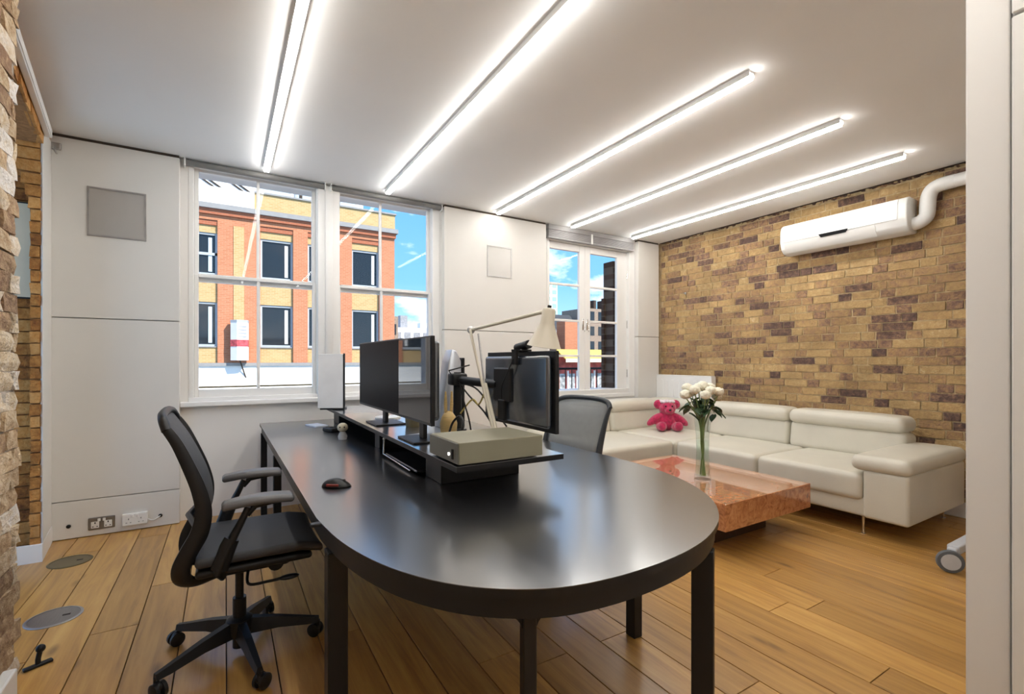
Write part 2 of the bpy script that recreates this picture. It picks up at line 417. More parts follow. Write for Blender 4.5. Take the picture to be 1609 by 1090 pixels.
# right wall: brick by brick
wall_r = struct(bx('wall_right', mortar, None, RX, RX+0.25, 0.28, 4.50, -0.1, CH+0.12), 'exposed yellow stock brick wall')
BRK = {}
def brick_mesh(L, h, d, tint, seedv, rough=0.003, sub=False):
    bm = bmesh.new(); bmesh.ops.create_cube(bm, size=1.0)
    if sub: bmesh.ops.subdivide_edges(bm, edges=bm.edges, cuts=1, use_grid_fill=True)
    rnd = random.Random(seedv)
    for v in bm.verts:
        v.co = Vector((v.co.x*d, v.co.y*L, v.co.z*h)) + Vector((rnd.uniform(-1, 1)*rough, rnd.uniform(-1, 1)*rough, rnd.uniform(-1, 1)*rough*0.7))
    bmesh.ops.recalc_face_normals(bm, faces=bm.faces)
    me = bpy.data.meshes.new('brick'); bm.to_mesh(me); bm.free()
    a = me.attributes.new('tint', 'FLOAT', 'FACE'); a.data.foreach_set('value', [tint]*len(me.polygons))
    return me
def rnd_tint():
    t = random.random()
    return random.uniform(0.05, 0.22) if t < 0.12 else (random.uniform(0.2, 0.42) if t < 0.38 else random.uniform(0.40, 0.78))
def get_brick(L, h, d, m, rough=0.003, sub=False, tints=None):
    k = (round(L, 2), sub, m.name, random.randrange(14))
    if k not in BRK:
        t = tints() if tints else rnd_tint()
        BRK[k] = brick_mesh(round(L, 2) if sub else L, h, d, t, len(BRK), rough, sub); BRK[k].materials.append(m)
    return BRK[k]
def courses(y0, y1, z0, z1):
    """flemish bond cells (y centre, length, z centre)"""
    out = []; z = z0; c = 0
    while z+0.05 < z1:
        y = y0 - (0.0 if c % 2 else 0.1625) + random.uniform(-0.02, 0.02); k = random.randrange(2)
        while y < y1:
            L = 0.215 if (k % 2 == 0) else 0.1025
            if random.random() < 0.06: L = 0.215
            a, e = max(y, y0), min(y+L, y1)
            if e-a > 0.035: out.append(((a+e)/2, e-a, z+0.0325))
            y += L+0.011; k += 1
        z += 0.0755; c += 1
    return out
def lay_right():
    cells = courses(0.30, 4.44, 0.004, 2.815)
    def vis(c):
        return c[0] > 1.33 and c[2] > 0.62
    cells.sort(key=lambda c: (0 if vis(c) else 1, math.hypot(RX, c[0])))
    bm = bmesh.new(); lay = bm.faces.layers.float.new('tint'); rest = []
    for i, (y, L, z) in enumerate(cells):
        px = RX + 0.0105 - random.uniform(0.0, 0.005)
        if z > 2.77: px += random.uniform(-0.03, 0.005)
        if i < 300:
            o = bpy.data.objects.new('brick', get_brick(L, 0.0655, 0.03, brick_yellow)); COL.objects.link(o); o.parent = wall_r
            o.location = (px, y, z); o.rotation_euler = (random.uniform(-.012, .012), 0, random.uniform(-.012, .012))
        else: rest.append((px, y, z, L))
    for px, y, z, L in rest:
        vs = []
        for sx in (-.5, .5):
            for sy in (-.5, .5):
                for sz in (-.5, .5): vs.append(bm.verts.new((px+sx*0.03+random.uniform(-.003, .003), y+sy*L+random.uniform(-.003, .003), z+sz*0.0655+random.uniform(-.002, .002))))
        t = rnd_tint()
        for f in ((0, 1, 3, 2), (4, 6, 7, 5), (0, 4, 5, 1), (2, 3, 7, 6), (0, 2, 6, 4), (1, 5, 7, 3)):
            q = bm.faces.new([vs[k] for k in f]); q[lay] = t
    o = obj('brickwork', bm, brick_yellow, wall_r); o['kind'] = 'stuff'
lay_right()
bx('shadow_gap', shadow_dark, wall_r, 5.0, RX+0.02, 0.3, 4.43, CH-0.002, CH+0.02)
bm = bmesh.new(); lay = bm.faces.layers.float.new('tint'); rnd = random.Random(5)
for k in range(150):
    y = rnd.uniform(0.4, 4.40); w = rnd.uniform(0.012, 0.04); h = rnd.uniform(0.006, 0.02); d = rnd.uniform(0.01, 0.035)
    r = bmesh.ops.create_icosphere(bm, subdivisions=1, radius=1.0); t = rnd.choice((0.0, 0.1, 0.4, 1.0))
    for v in r['verts']: v.co = Vector((RX-0.004+v.co.x*d*rnd.uniform(.7, 1), y+v.co.y*w*rnd.uniform(.7, 1), CH-0.006+v.co.z*h*rnd.uniform(.7, 1)))
    for f in {f for v in r['verts'] for f in v.link_faces}: f[lay] = t
o = obj('crumbled_edge', bm, brick_yellow, wall_r); o['kind'] = 'stuff'
tb = struct(bx('baseboard_right', frame_white, None, RX-0.045, RX-0.016, 0.30, 4.42, 0.0, 0.12, 0.004, 1))

# left wall: near rough pier, recess with arched niche, skewed beam
NX = -0.715; NY = 2.62
wall_l = struct(bx('wall_left', mortar_pale, None, -1.7, NX, -2.0, NY, -0.1, CH+0.1), 'rough limewashed brick pier at the left edge')
for (y, L, z) in courses(1.35, NY+0.01, 0.004, 2.815):
    me = get_brick(L, 0.072, 0.05, brick_rough, 0.006, True, lambda: random.random())
    o = bpy.data.objects.new('brick', me); COL.objects.link(o); o.parent = wall_l
    o.location = (NX-0.017+random.uniform(-0.006, 0.006), y+random.uniform(-.008, .012), z); o.rotation_euler = (random.uniform(-.02, .02), random.uniform(-.03, .03), random.uniform(-.02, .02))
struct(bx('baseboard_left', frame_white, None, NX+0.012, NX+0.052, -2.0, 2.47, 0.0, 0.105, 0.006, 2))
# return wall with arched niche (faces the camera)
RY = 4.05
def archx(z):  # right hand boundary of the niche at height z
    if z < 2.12: return -1.032
    if z > 2.60: return None
    t = (z-2.12)/0.48
    return -1.032-0.26*(1-math.sqrt(max(0, 1-t*t)))
b = B()
poly = [(-1.6, 4.20), (-1.034, 4.20), (-1.034, RY+0.012), (-0.988, RY+0.012), (-1.036, 4.50), (-1.6, 4.50)]
b.prism(poly, lambda x, y, k: Vector((x, y, -0.1 if k == 0 else CH+0.1)))
pts = [(-1.034, 2.12)]+[(archx(2.12+0.48*k/10)-0.002, 2.12+0.48*k/10) for k in range(1, 11)]+[(-1.6, 2.60), (-1.6, CH), (-1.034, CH)]
b.prism(pts, lambda x, z, k: Vector((x, RY+0.012 if k == 0 else 4.20, z)))
wall_ret = struct(obj('wall_return', b, mat('mortar_orange', (0.32, 0.16, 0.06), 0.95, var=0.3, scale=30, bump=0.8)), 'orange brick return beside the white panel, with an arched niche')
z = 0.004; c = 0
while z < 2.80:
    zc = z+0.0325; ax = archx(zc); x1 = -0.987
    for (xa, xb, yy) in (((ax if ax else -1.55), x1, RY), (-1.56, -1.036, 4.19)):
        x = xb
        if yy > 4.1 and zc > 2.56: continue
        first = True
        while x > xa+0.02:
            L = (0.1025 if (c % 2 and first) else 0.215)
            xl = max(xa, x-L); first = False
            me = get_brick(round(x-xl, 3), 0.066, 0.03, brick_orange, 0.004, False, lambda: random.uniform(0.15, 0.9)) if (x-xl) in (0.215, 0.1025) else None
            if me is None:
                me = brick_mesh(x-xl, 0.066, 0.03, random.uniform(0.15, 0.9), c, 0.004); me.materials.append(brick_orange)
            o = bpy.data.objects.new('brick', me); COL.objects.link(o); o.parent = wall_ret
            o.location = ((x+xl)/2, yy+random.uniform(0.004, 0.012), zc); o.rotation_euler = (0, 0, PI/2)
            x = xl-0.011
    z += 0.0755; c += 1
b = B(); b.prism([(-0.9865, RY+0.004), (-0.975, RY-0.004), (-1.025, WY+0.01), (-1.037, WY+0.01)], lambda x, y, k: Vector((x, y, 0.0 if k == 0 else 2.745)))
obj('cover_board', b, panel_white, wall_ret)
struct(obj('baseboard_recess', (lambda bb: (bb.prism([(-1.5, RY-0.022), (-0.972, RY-0.022), (-1.018, WY-0.002), (-1.034, WY-0.002), (-0.985, RY-0.002), (-1.5, RY-0.002)], lambda x, y, k: Vector((x, y, 0.0 if k == 0 else 0.11))), bb)[1])(B()), frame_white))
# pale board inside the niche
pb = thing('wall_board', 'pale grey-green board with thin dark edge hanging in the arched brick niche', 'board', (-1.20, 4.165, 1.64))
bx('panel', mat('board_pale', (0.66, 0.58, 0.44), 0.8, spec=0.1), pb, -0.30, 0.158, -0.012, 0.0, 0.01, 0.60)
bx('frame', black_plastic, pb, -0.31, 0.166, -0.006, 0.004, 0.0, 0.61)
# brick beam under the ceiling running over the recess, with white trunking
SK = math.atan2(-0.2, 1.43)
p0 = Vector((-0.785, NY, 0)); p1 = Vector((-0.985, RY, 0)); dl = (p1-p0).normalized(); Lb = (p1-p0).length; nrm = Vector((dl.y, -dl.x, 0))
b = B(); q = [(p0.x, p0.y), (p1.x, p1.y), (-1.3, RY), (-1.3, NY)]
b.prism(q, lambda x, y, k: Vector((x, y, 2.60 if k == 0 else CH+0.1)))
beam = struct(obj('wall_beam', b, mat('mortar_orange', (0, 0, 0))), 'brick beam below the ceiling above the recess')
for (yy, L, zz) in courses(0.0, Lb, 2.602, 2.82):
    me = get_brick(L, 0.066, 0.03, brick_orange, 0.004, False, lambda: random.uniform(0.15, 0.9)) if abs(L-0.215) < 1e-6 or abs(L-0.1025) < 1e-6 else None
    if me is None:
        me = brick_mesh(L, 0.066, 0.03, random.uniform(0.15, 0.9), int(yy*1000), 0.004); me.materials.append(brick_orange)
    o = bpy.data.objects.new('brick', me); COL.objects.link(o); o.parent = beam
    pp = p0 + dl*yy - nrm*random.uniform(0.0, 0.008); o.location = (pp.x, pp.y, zz); o.rotation_euler = (0, 0, math.atan2(-dl.x, dl.y))
tr = thing('cable_trunking', 'white plastic cable trunking fixed to the brick beam below the ceiling', 'trunking', (p0.x, p0.y, 2.655), math.atan2(-dl.x, dl.y))
bx('channel', plastic_white, tr, 0.016, 0.046, 0.02, Lb+0.02, 0.0, 0.055, 0.003, 1)
bx('cover_strip', plastic_white, tr, 0.0465, 0.0505, 0.02, Lb+0.02, 0.004, 0.051)
b = B(); b.box(-0.03, 0.03, -0.02, 0.0, 0, 0.05, 0.008, 2); b.tube([(0, -0.02, 0.02), (0.0, -0.035, -0.01), (0.012, -0.03, -0.035)], 0.006)
tag(obj('bracket_clip', b, brushed, loc=(-1.0, WY, 2.70)), 'small metal bracket at the top corner of the white panel under the trunking', 'bracket')

# back wall, right partition with door
struct(bx('wall_back', wall_white, None, -1.7, 1.9, -2.12, -2.0, -0.1, CH+0.1))
part = struct(bx('wall_partition', col_white, None, 1.685, 5.3, -2.1, 0.27, -0.1, CH+0.1), 'white partition closing the right side of the view')
bx('door_post', col_white, part, 1.68, 1.80, 0.370, 0.454, 0.0, CH, 0.004, 2)
bx('inner_lining', col_white, part, 1.70, 1.80, 0.27, 0.37, 0.0, CH)
struct(bx('door_1', col_white, None, 1.662, 1.684, -0.55, 0.364, 0.01, 2.098, 0.003, 1), 'flush white door leaf at the right edge')
struct(bx('trim_1', col_white, None, 1.662, 1.684, -0.55, 0.364, 2.106, CH, 0.003, 1))

# ------------------------------------------------------------------ windows
def pane(par, x0, x1, z0, z1, y): return bx('pane', glass, par, x0, x1, y, y+0.004, z0, z1)
def sash(idx, X0, X1, gx0, gx1, bar, label):
    e = bpy.data.objects.new('window_%d' % idx, None); COL.objects.link(e); struct(e, label)
    zt, zb, zm = 2.775, 1.015, 1.92
    f = B()
    f.box(X0, gx0-0.03, 4.50, 4.64, 0.93, 2.81, 0.004); f.box(gx1+0.03, X1, 4.50, 4.64, 0.93, 2.81, 0.004)
    f.box(X0, X1, 4.50, 4.64, 2.79, 2.812); f.box(X0, X1, 4.49, 4.64, 0.885, 0.955, 0.004)
    obj('frame', f, frame_white, e)
    for nm, z0, z1, y, bot in (('upper_sash', zm, zt, 4.575, 0.035), ('lower_sash', zb, zm, 4.535, 0.07)):
        s = B()
        s.box(gx0-0.03, gx0, y, y+0.04, z0-bot, z1+0.02, 0.004); s.box(gx1, gx1+0.03, y, y+0.04, z0-bot, z1+0.02, 0.004)
        s.box(gx0, gx1, y, y+0.04, z0-bot, z0 if nm == 'lower_sash' else z0+0.012, 0.004); s.box(gx0, gx1, y, y+0.04, z1-0.005, z1+0.025, 0.004)
        so = obj(nm, s, frame_white, e)
        bx('glazing_bar', frame_white, so, bar-0.012, bar+0.012, y+0.005, y+0.033, z0, z1, 0.003, 1)
        pane(so, gx0, bar-0.012, z0, z1, y+0.018); pane(so, bar+0.012, gx1, z0, z1, y+0.018)
    return e
sash(1, -0.25, 0.80, -0.183, 0.665, 0.24, 'left white sash window with four panes')
sash(2, 0.80, 1.86, 0.905, 1.757, 1.283, 'second white sash window with four panes, behind the monitors')
b = B(); b.box(0.70, 0.885, 4.47, 4.50, 0.93, 2.80, 0.006, 2); b.box(0.76, 0.825, 4.458, 4.47, 0.93, 2.80, 0.004, 1)
struct(obj('trim_2', b, frame_white, smooth=True), 'white mullion board between the two sash windows')
struct(bx('trim_3', frame_white, None, -0.30, 1.885, 4.445, 4.52, 0.885, 0.925, 0.008, 2), 'white window sill board')
# French casement
w3 = bpy.data.objects.new('window_3', None); COL.objects.link(w3); struct(w3, 'white French casement window with eight panes')
f = B(); f.box(3.19, 3.225, 4.494, 4.64, 0.80, 2.74, 0.003); f.box(4.50, 4.60, 4.494, 4.64, 0.80, 2.74, 0.003); f.box(3.19, 4.60, 4.50, 4.64, 2.66, 2.76, 0.004); f.box(3.19, 4.60, 4.49, 4.64, 0.78, 0.83, 0.004)
obj('frame', f, frame_white, w3)
for (x0, x1, g0, g1, lf) in ((3.226, 3.795, 3.265, 3.712, 0), (3.797, 4.50, 3.884, 4.333, 1)):
    s = B(); y = 4.54
    s.box(x0, g0, y, y+0.045, 0.835, 2.655, 0.004); s.box(g1, x1, y, y+0.045, 0.835, 2.655, 0.004)
    s.box(g0, g1, y, y+0.045, 0.835, 0.89, 0.004); s.box(g0, g1, y, y+0.045, 2.575, 2.655, 0.004)
    so = obj('casement', s, frame_white, w3)
    zs = [0.89, 1.305, 1.732, 2.163, 2.575]
    for zz in zs[1:-1]: bx('glazing_bar', frame_white, so, g0, g1, y+0.006, y+0.036, zz-0.014, zz+0.014, 0.003, 1)
    for k in range(4): pane(so, g0, g1, zs[k]+0.014 if k else zs[k], zs[k+1]-0.014 if k < 3 else zs[k+1], y+0.02)
    hx = 3.765 if lf == 0 else 3.83
    hb = B(); hb.box(hx-0.012, hx+0.012, y-0.006, y, 1.62, 1.76, 0.003); hb.tube([(hx, y-0.005, 1.69), (hx, y-0.03, 1.69), (hx, y-0.032, 1.60)], 0.006)
    obj('handle', hb, chrome, so, smooth=True)
    if lf:
        for zz in (1.08, 1.72, 2.36): 
            hb = B(); hb.tube([(4.505, y-0.006, zz-0.05), (4.505, y-0.006, zz+0.05)], 0.009); obj('hinge', hb, chrome, so, smooth=True)
# blinds
bl = thing('venetian_blind', 'grey venetian blind pulled up under the ceiling above the French window', 'blind', (3.17, 4.46, 2.66))
grey_blind = mat('blind_grey', (0.36, 0.35, 0.35), 0.5)
bx('headrail', grey_blind, bl, 0, 1.36, -0.03, 0.03, 0.10, 0.158, 0.004, 1)
for k in range(7): bx('slat', grey_blind, bl, 0.005, 1.355, -0.026, 0.026, 0.024+k*0.0108, 0.031+k*0.0108)
bx('bottom_rail', grey_blind, bl, 0.0, 1.36, -0.027, 0.027, 0.0, 0.02, 0.004, 1)
b = B(); b.box(0.63, 0.66, -0.036, -0.03, 0.0, 0.12, 0.002); obj('ladder_clip', b, plastic_white, bl)
for x0, x1, which in ((-0.275, 0.765, 'left'), (0.80, 1.875, 'second')):
    rr = thing('roller_blind', 'dark grey rolled blind along the ceiling over the %s sash window' % which, 'blind', (x0, 4.47, 2.765), 0, 'rolled blinds over the sash windows')
    dg = mat('roller_grey', (0.20, 0.195, 0.19), 0.5)
    b = B(); b.tube([(0.01, 0, 0.026), (x1-x0-0.01, 0, 0.026)], 0.024, 14); obj('roll', b, dg, rr, smooth=True)
    for xx in (0.0, x1-x0-0.012): bx('bracket', plastic_white, rr, xx, xx+0.012, -0.03, 0.03, -0.01, 0.055, 0.003, 1)

# ------------------------------------------------------------------ ceiling lights
for i, (x, which) in enumerate(((0.285, 'leftmost of the five, nearest the brick pier'), (1.28, 'second from the left, over the desk'), (2.447, 'the middle one of five'), (3.432, 'fourth from the left'), (4.395, 'rightmost, nearest the brick wall'))):
    y0 = -1.75 if i < 2 else 1.53; hl = (4.33-y0)/2  # first two strips lengthened out of view behind the camera, for light from there
    t = thing('ceiling_light', 'long white LED strip light on the ceiling, ' + which, 'light', (x, y0+hl, CH), 0, 'LED strip lights on the ceiling')
    b = B(); b.box(-0.024, 0.024, -hl, hl, -0.012, 0.0); b.box(-0.024, -0.019, -hl, hl, -0.030, -0.012); b.box(0.019, 0.024, -hl, hl, -0.030, -0.012)
    obj('housing', b, plastic_white, t)
    bx('diffuser', led_mat, t, -0.0185, 0.0185, -hl+0.005, hl-0.005, -0.042, -0.0125)

# ------------------------------------------------------------------ wall fittings
def grille(x0, x1, z0, z1, label):
    t = thing('speaker_grille', label, 'speaker grille', ((x0+x1)/2, WY, z0), 0, 'flush speaker grilles in the white panels')
    w = (x1-x0)/2; h = z1-z0
    f = B(); k = 0.012
    f.box(-w, w, -0.008, 0, 0, k); f.box(-w, w, -0.008, 0, h-k, h); f.box(-w, -w+k, -0.008, 0, k, h-k); f.box(w-k, w, -0.008, 0, k, h-k)
    obj('frame', f, brushed, t); bx('mesh_panel', mat('grille_grey', (0.52, 0.505, 0.48), 0.38, metal=0.55, var=0.04, scale=4), t, -w+k, w-k, -0.003, 0.0, k, h-k)
grille(-0.837, -0.503, 2.135, 2.485, 'square grey speaker grille in the left white panel beside the brick pier')
grille(2.37, 2.675, 2.14, 2.47, 'square grey speaker grille in the white panel between the windows')
def socket(x, z, m, ins, label, surf):
    t = thing('wall_socket', label, 'socket', (x, WY, z), 0); d = 0.03 if surf else 0.008
    bx('plate', m, t, -0.074, 0.074, -d, 0, 0, 0.086, 0.005, 2)
    for s in (-1, 1):
        b = B(); 
        for dx, dz, w, h in ((0, 0.042, 0.006, 0.012), (-0.012, 0.02, 0.009, 0.005), (0.012, 0.02, 0.009, 0.005)): b.box(s*0.036+dx-w/2, s*0.036+dx+w/2, -d-0.002, -d+0.001, dz, dz+h)
        obj('pin_holes', b, ins, t)
        bx('switch', plastic_white, t, s*0.014-0.008, s*0.014+0.008, -d-0.006, -d+0.001, 0.058, 0.078, 0.002, 1)
        bx('insert', plastic_white, t, s*0.036-0.022, s*0.036+0.022, -d-0.001, -d+0.001, 0.012, 0.058, 0.002, 1)
socket(-0.757, 0.045, mat('socket_steel', (0.30, 0.28, 0.26), 0.35, metal=0.9), black_plastic, 'brushed steel double wall socket low on the left white panel', False)
socket(-0.567, 0.045, plastic_white, mat('grey_pin', (0.3, 0.3, 0.3), 0.5), 'white surface-mounted double wall socket low on the left white panel', True)
for x, z, w in ((-0.935, 0.092, 'left of the steel socket'), (-0.418, 0.082, 'right of the white socket')):
    b = B(); b.lathe([(0.013, 0), (0.013, 0.006), (0.009, 0.009)], (0, 0, 0), 14, (0, -1, 0)); tag(obj('cable_grommet', b, black_plastic, loc=(x, WY, z), smooth=True), 'small round black cable grommet in the white panel ' + w, 'grommet')
b = B(); b.tube(smooth_path([(-0.495, WY-0.012, 0.075), (-0.46, WY-0.02, 0.06), (-0.43, WY-0.012, 0.076), (-0.418, WY-0.008, 0.082)]), 0.004, 6)
tag(obj('short_cable', b, plastic_white, smooth=True), 'short white cable from the white socket to the black grommet', 'cable')
# floor boxes
for x, y, r, m, lab in ((-0.712, 3.124, 0.108, mat('floor_plate_steel', (0.30, 0.29, 0.28), 0.35, metal=0.8, stretch=(30, 2, 2)), 'round brushed steel floor outlet lid, nearer the camera'), (-0.824, 3.94, 0.108, mat('floor_plate_bronze', (0.17, 0.13, 0.065), 0.5, metal=0.4), 'round dull bronze floor outlet lid near the white panel')):
    t = thing('floor_outlet', lab, 'floor outlet', (x, y, 0), 0, 'round floor outlets')
    b = B(); b.lathe([(r, 0), (r, 0.003), (r-0.004, 0.005), (r-0.012, 0.005), (r-0.012, 0.0)], n=40); obj('rim', b, brushed if 'steel' in lab else m, t, smooth=True)
    b = B(); b.lathe([(r-0.013, 0.0), (r-0.013, 0.0035)], n=40); lid = obj('lid', b, m, t)
    bx('finger_slot', shadow_dark, lid, 0.03, 0.06, -0.008, 0.008, 0.003, 0.0042)
t = thing('door_stop', 'small black metal door stop standing on the floor by the left brick pier', 'door stop', (-0.655, 2.66, 0), 0.5)
b = B(); b.box(-0.045, 0.045, -0.012, 0.012, 0, 0.012, 0.004, 2); obj('foot', b, black_metal, t, smooth=True)
b = B(); b.tube([(0, 0, 0.012), (0, 0, 0.03), (0.006, 0, 0.06)], 0.009, 10); obj('post', b, black_metal, t, smooth=True)
b = B(); b.ball((0.008, 0, 0.07), 0.016, u=12, v=8); obj('knob', b, black_metal, t, smooth='all')

# air conditioner
ac = thing('air_conditioner', 'white wall-mounted split air conditioner high on the yellow brick wall', 'air conditioner', (RX-0.02, 2.19, 2.315))
prof = [(0, 0.01), (0, 0.30), (-0.14, 0.305), (-0.185, 0.285), (-0.205, 0.24), (-0.21, 0.12), (-0.19, 0.05), (-0.15, 0.015), (-0.08, 0.0)]
b = B(); b.prism(prof, lambda x, z, k: Vector((x, -0.525 if k == 0 else 0.525, z)))
ed = [e for e in b.bm.edges]; bmesh.ops.bevel(b.bm, geom=ed, offset=0.012, segments=2, affect='EDGES', profile=0.5)
body = obj('body', b, plastic_white, ac, smooth=True)
b = B(); b.prism([(-0.2, 0.118), (-0.216, 0.118), (-0.211, 0.24), (-0.19, 0.289), (-0.17, 0.28)], lambda x, z, k: Vector((x, -0.46 if k == 0 else 0.50, z))); obj('front_panel', b, plastic_white, ac, smooth=True)
b = B(); b.prism([(-0.205, 0.108), (-0.214, 0.11), (-0.196, 0.052), (-0.158, 0.016), (-0.15, 0.024)], lambda x, z, k: Vector((x, -0.30 if k == 0 else 0.48, z))); obj('louvre', b, plastic_white, ac, smooth=True)
b = B(); b.prism([(-0.105, 0.098), (0.105, 0.098), (0.125, 0.128), (-0.125, 0.128)], lambda y, z, k: Vector((-0.2 if k == 0 else -0.219, y+0.03, z))); obj('display_window', b, mat('ac_display', (0.008, 0.008, 0.009), 0.6, spec=0.1), ac)
# insulated pipe cover
pc = thing('pipe_cover', 'white pipe duct bending up from the air conditioner along the brick wall', 'pipe', (RX-0.085, 1.66, 2.40))
b = B(); b.tube(smooth_path([(0, 0.02, 0), (0, -0.03, 0.005), (0, -0.075, 0.04), (0, -0.085, 0.11), (0, -0.09, 0.19), (0, -0.115, 0.25), (0, -0.17, 0.275), (0, -0.26, 0.278)], 6), 0.054, 14, flat=(1.0, 1.0)); obj('elbow', b, plastic_white, pc, smooth=True)
b = B(); b.tube([(0, -0.26, 0.278), (0, -1.3, 0.285)], 0.052, 14); obj('straight_run', b, plastic_white, pc, smooth=True)
b = B(); b.tube([(0, -0.19, 0.277), (0, -0.205, 0.277)], 0.0555, 14); obj('joint_collar', b, plastic_white, pc, smooth=True)
# radiator
rd = thing('radiator', 'white panel radiator on the brick wall in the corner behind the sofa', 'radiator', (RX-0.03, 4.0, 0.30))
bx('front_panel', frame_white, rd, -0.085, -0.07, -0.40, 0.42, 0.01, 0.75, 0.005, 2)
bx('back_panel', frame_white, rd, -0.02, -0.005, -0.40, 0.42, 0.01, 0.75, 0.005, 2)
b = B(); b.box(-0.088, -0.002, -0.405, 0.425, 0.748, 0.762, 0.003); obj('top_grille', b, frame_white, rd)
for yy in (-0.412, 0.414): bx('side_cap', frame_white, rd, -0.086, -0.004, yy, yy+0.012, 0.0, 0.755, 0.003, 1)
for k in range(9): bx('rib', frame_white, rd, -0.0905, -0.085, -0.37+k*0.085, -0.33+k*0.085, 0.05, 0.70, 0.002, 1)
b = B(); b.box(-0.006, 0.02, -0.012, 0.012, 0, 0.03, 0.003); b.tube([(-0.005, 0, 0.015), (-0.03, 0, 0.008), (-0.034, 0, 0.025)], 0.005)
tag(obj('wall_hook', b, chrome, loc=(RX-0.025, 4.03, 2.09)), 'small metal hook on the brick wall above the radiator', 'hook')

# ------------------------------------------------------------------ desk
DX0, DX1, DZ = 0.232, 1.738, 0.735
desk = thing('desk', 'long black bench desk with a rounded end and square black legs', 'desk', (0.985, 2.6, 0))
EP = [(0.262, 1.57), (0.277, 1.439), (0.303, 1.312), (0.338, 1.20), (0.379, 1.11), (0.437, 1.02), (0.505, 0.95), (0.589, 0.892), (0.68, 0.856), (0.781, 0.840), (0.87, 0.836), (0.97, 0.840), (1.08, 0.855), (1.194, 0.885), (1.31, 0.935), (1.415, 1.0), (1.531, 1.105), (1.63, 1.245), (1.70, 1.40), (1.742, 1.56), (1.762, 1.72)]
def outline(inset):
    pts = [(p.x, p.y) for p in smooth_path([(x, y, 0) for x, y in EP], 3)]
    pts = [(0.240, 4.39), (0.255, 1.66)] + pts + [(1.77, 1.9), (1.77, 4.39)]
    c = (1.0, 2.6); out = []
    n = len(pts)
    for i, p in enumerate(pts):
        a, b2 = Vector(pts[i-1]), Vector(pts[(i+1) % n]); P = Vector(p)
        d1 = (P-a).normalized(); d2 = (b2-P).normalized(); nn = Vector((-d1.y-d2.y, d1.x+d2.x)).normalized()
        k = inset/max(0.35, nn.dot(Vector((-d1.y, d1.x)))); out.append((P.x+nn.x*k-0.985, P.y+nn.y*k-2.6))
    return out
b = B(); b.prism(outline(0.0012), lambda x, y, k: Vector((x, y, DZ-0.022 if k == 0 else DZ-0.0022)))
obj('top_edge', b, black_metal, desk)
b = B(); b.prism(outline(0), lambda x, y, k: Vector((x, y, DZ-0.002 if k == 0 else DZ)))
obj('tabletop', b, black_satin, desk)
b = B(); rows = []
for (xo, yo), (xi, yi) in zip(outline(0.013), outline(0.035)): rows.append([b.bm.verts.new((xo, yo, DZ-0.0225)), b.bm.verts.new((xo, yo, DZ-0.074)), b.bm.verts.new((xi, yi, DZ-0.074)), b.bm.verts.new((xi, yi, DZ-0.0225))])
for r0, r1 in zip(rows, rows[1:]+rows[:1]): b.bridge(r0, r1)
obj('apron', b, black_metal, desk, smooth=True)
def leg(x, y, wx, wy, rz, fil):
    b = B(); b.box(-wx/2, wx/2, -wy/2, wy/2, 0, DZ-0.075, 0.003)
    if fil:
        for s in (-1, 1):
            r = 0.045; pts = [(s*wx/2*0.98, DZ-0.075), (s*(wx/2+r), DZ-0.075)]+[(s*(wx/2+r-r*math.sin(t)), DZ-0.075-r+r*math.cos(t)) for t in [PI/2*k/6 for k in range(1, 7)]]
            b.prism(pts if s > 0 else pts[::-1], lambda a, z, k: Vector((a, -0.012 if k == 0 else 0.012, z)))
    obj('leg', b, black_metal, desk, loc=(x-0.985, y-2.6, 0), rot=(0, 0, rz))
leg(0.297, 1.555, 0.060, 0.062, 0, False); leg(0.612, 0.938, 0.032, 0.045, -0.35, True); leg(1.285, 0.965, 0.045, 0.065, 0.55, False); leg(1.592, 1.56, 0.05, 0.055, 0.0, False)
for x, y in ((0.268, 4.335), (1.735, 4.335), (0.275, 3.27), (1.73, 3.0)): leg(x, y, 0.045, 0.045, 0, False)
b = B(); b.box(-0.012, 0.02, -0.012, 0.012, -0.004, 0.006, 0.002); obj('joint_clip', b, black_plastic, desk, loc=(DX0-0.985+0.006, 1.588-2.6, DZ))
# riser
RZ = 0.865
rs = thing('desk_riser', 'long black raised shelf running down the middle of the desk', 'shelf', (0.955, 2.85, DZ))
bx('shelf_board', mat('riser_laminate', (0.03, 0.032, 0.036), 0.3, spec=0.5, ior=2.1, var=0.06, coat=1.0, coat_rough=0.14, coat_ior=1.8), rs, -0.242, 0.242, -1.285, 1.285, RZ-DZ-0.002, RZ-DZ)
bx('board_edge', black_metal, rs, -0.241, 0.241, -1.284, 1.284, RZ-DZ-0.022, RZ-DZ-0.0022)
for y0, y1 in ((-1.02, -0.84), (-0.1, 0.0), (1.05, 1.25)): bx('support_block', black_metal, rs, -0.19, 0.19, y0, y1, 0, RZ-DZ-0.0225, 0.003, 1)
# ------------------------------------------------------------------ amplifier and desk things
am = thing('amplifier', 'olive-grey metal amplifier box with a lit white power button on the riser end', 'amplifier', (0.905, 1.70, RZ))
for x in (-0.15, 0.15):
    for y in (-0.1, 0.1):
        b = B(); b.lathe([(0.014, 0), (0.014, 0.006)], (x, y, 0), 12); obj('foot', b, black_plastic, am)
bx('case', beige_metal, am, -0.183, 0.183, -0.138, 0.138, 0.006, 0.086, 0.003, 2)
fp = bx('front_plate', amp_front, am, -0.189, -0.1835, -0.136, 0.136, 0.008, 0.084, 0.002, 1)
b = B(); b.lathe([(0.0055, 0), (0.0055, 0.004)], (-0.189, -0.062, 0.036), 14, (-1, 0, 0)); obj('power_button', b, mat('power_led', (1, 1, 0.95), 0.4, emit=3.0, var=0), am)
for yy in (-0.10, -0.092):
    bx('switch', black_plastic, am, -0.194, -0.189, yy-0.002, yy+0.002, 0.022, 0.058)
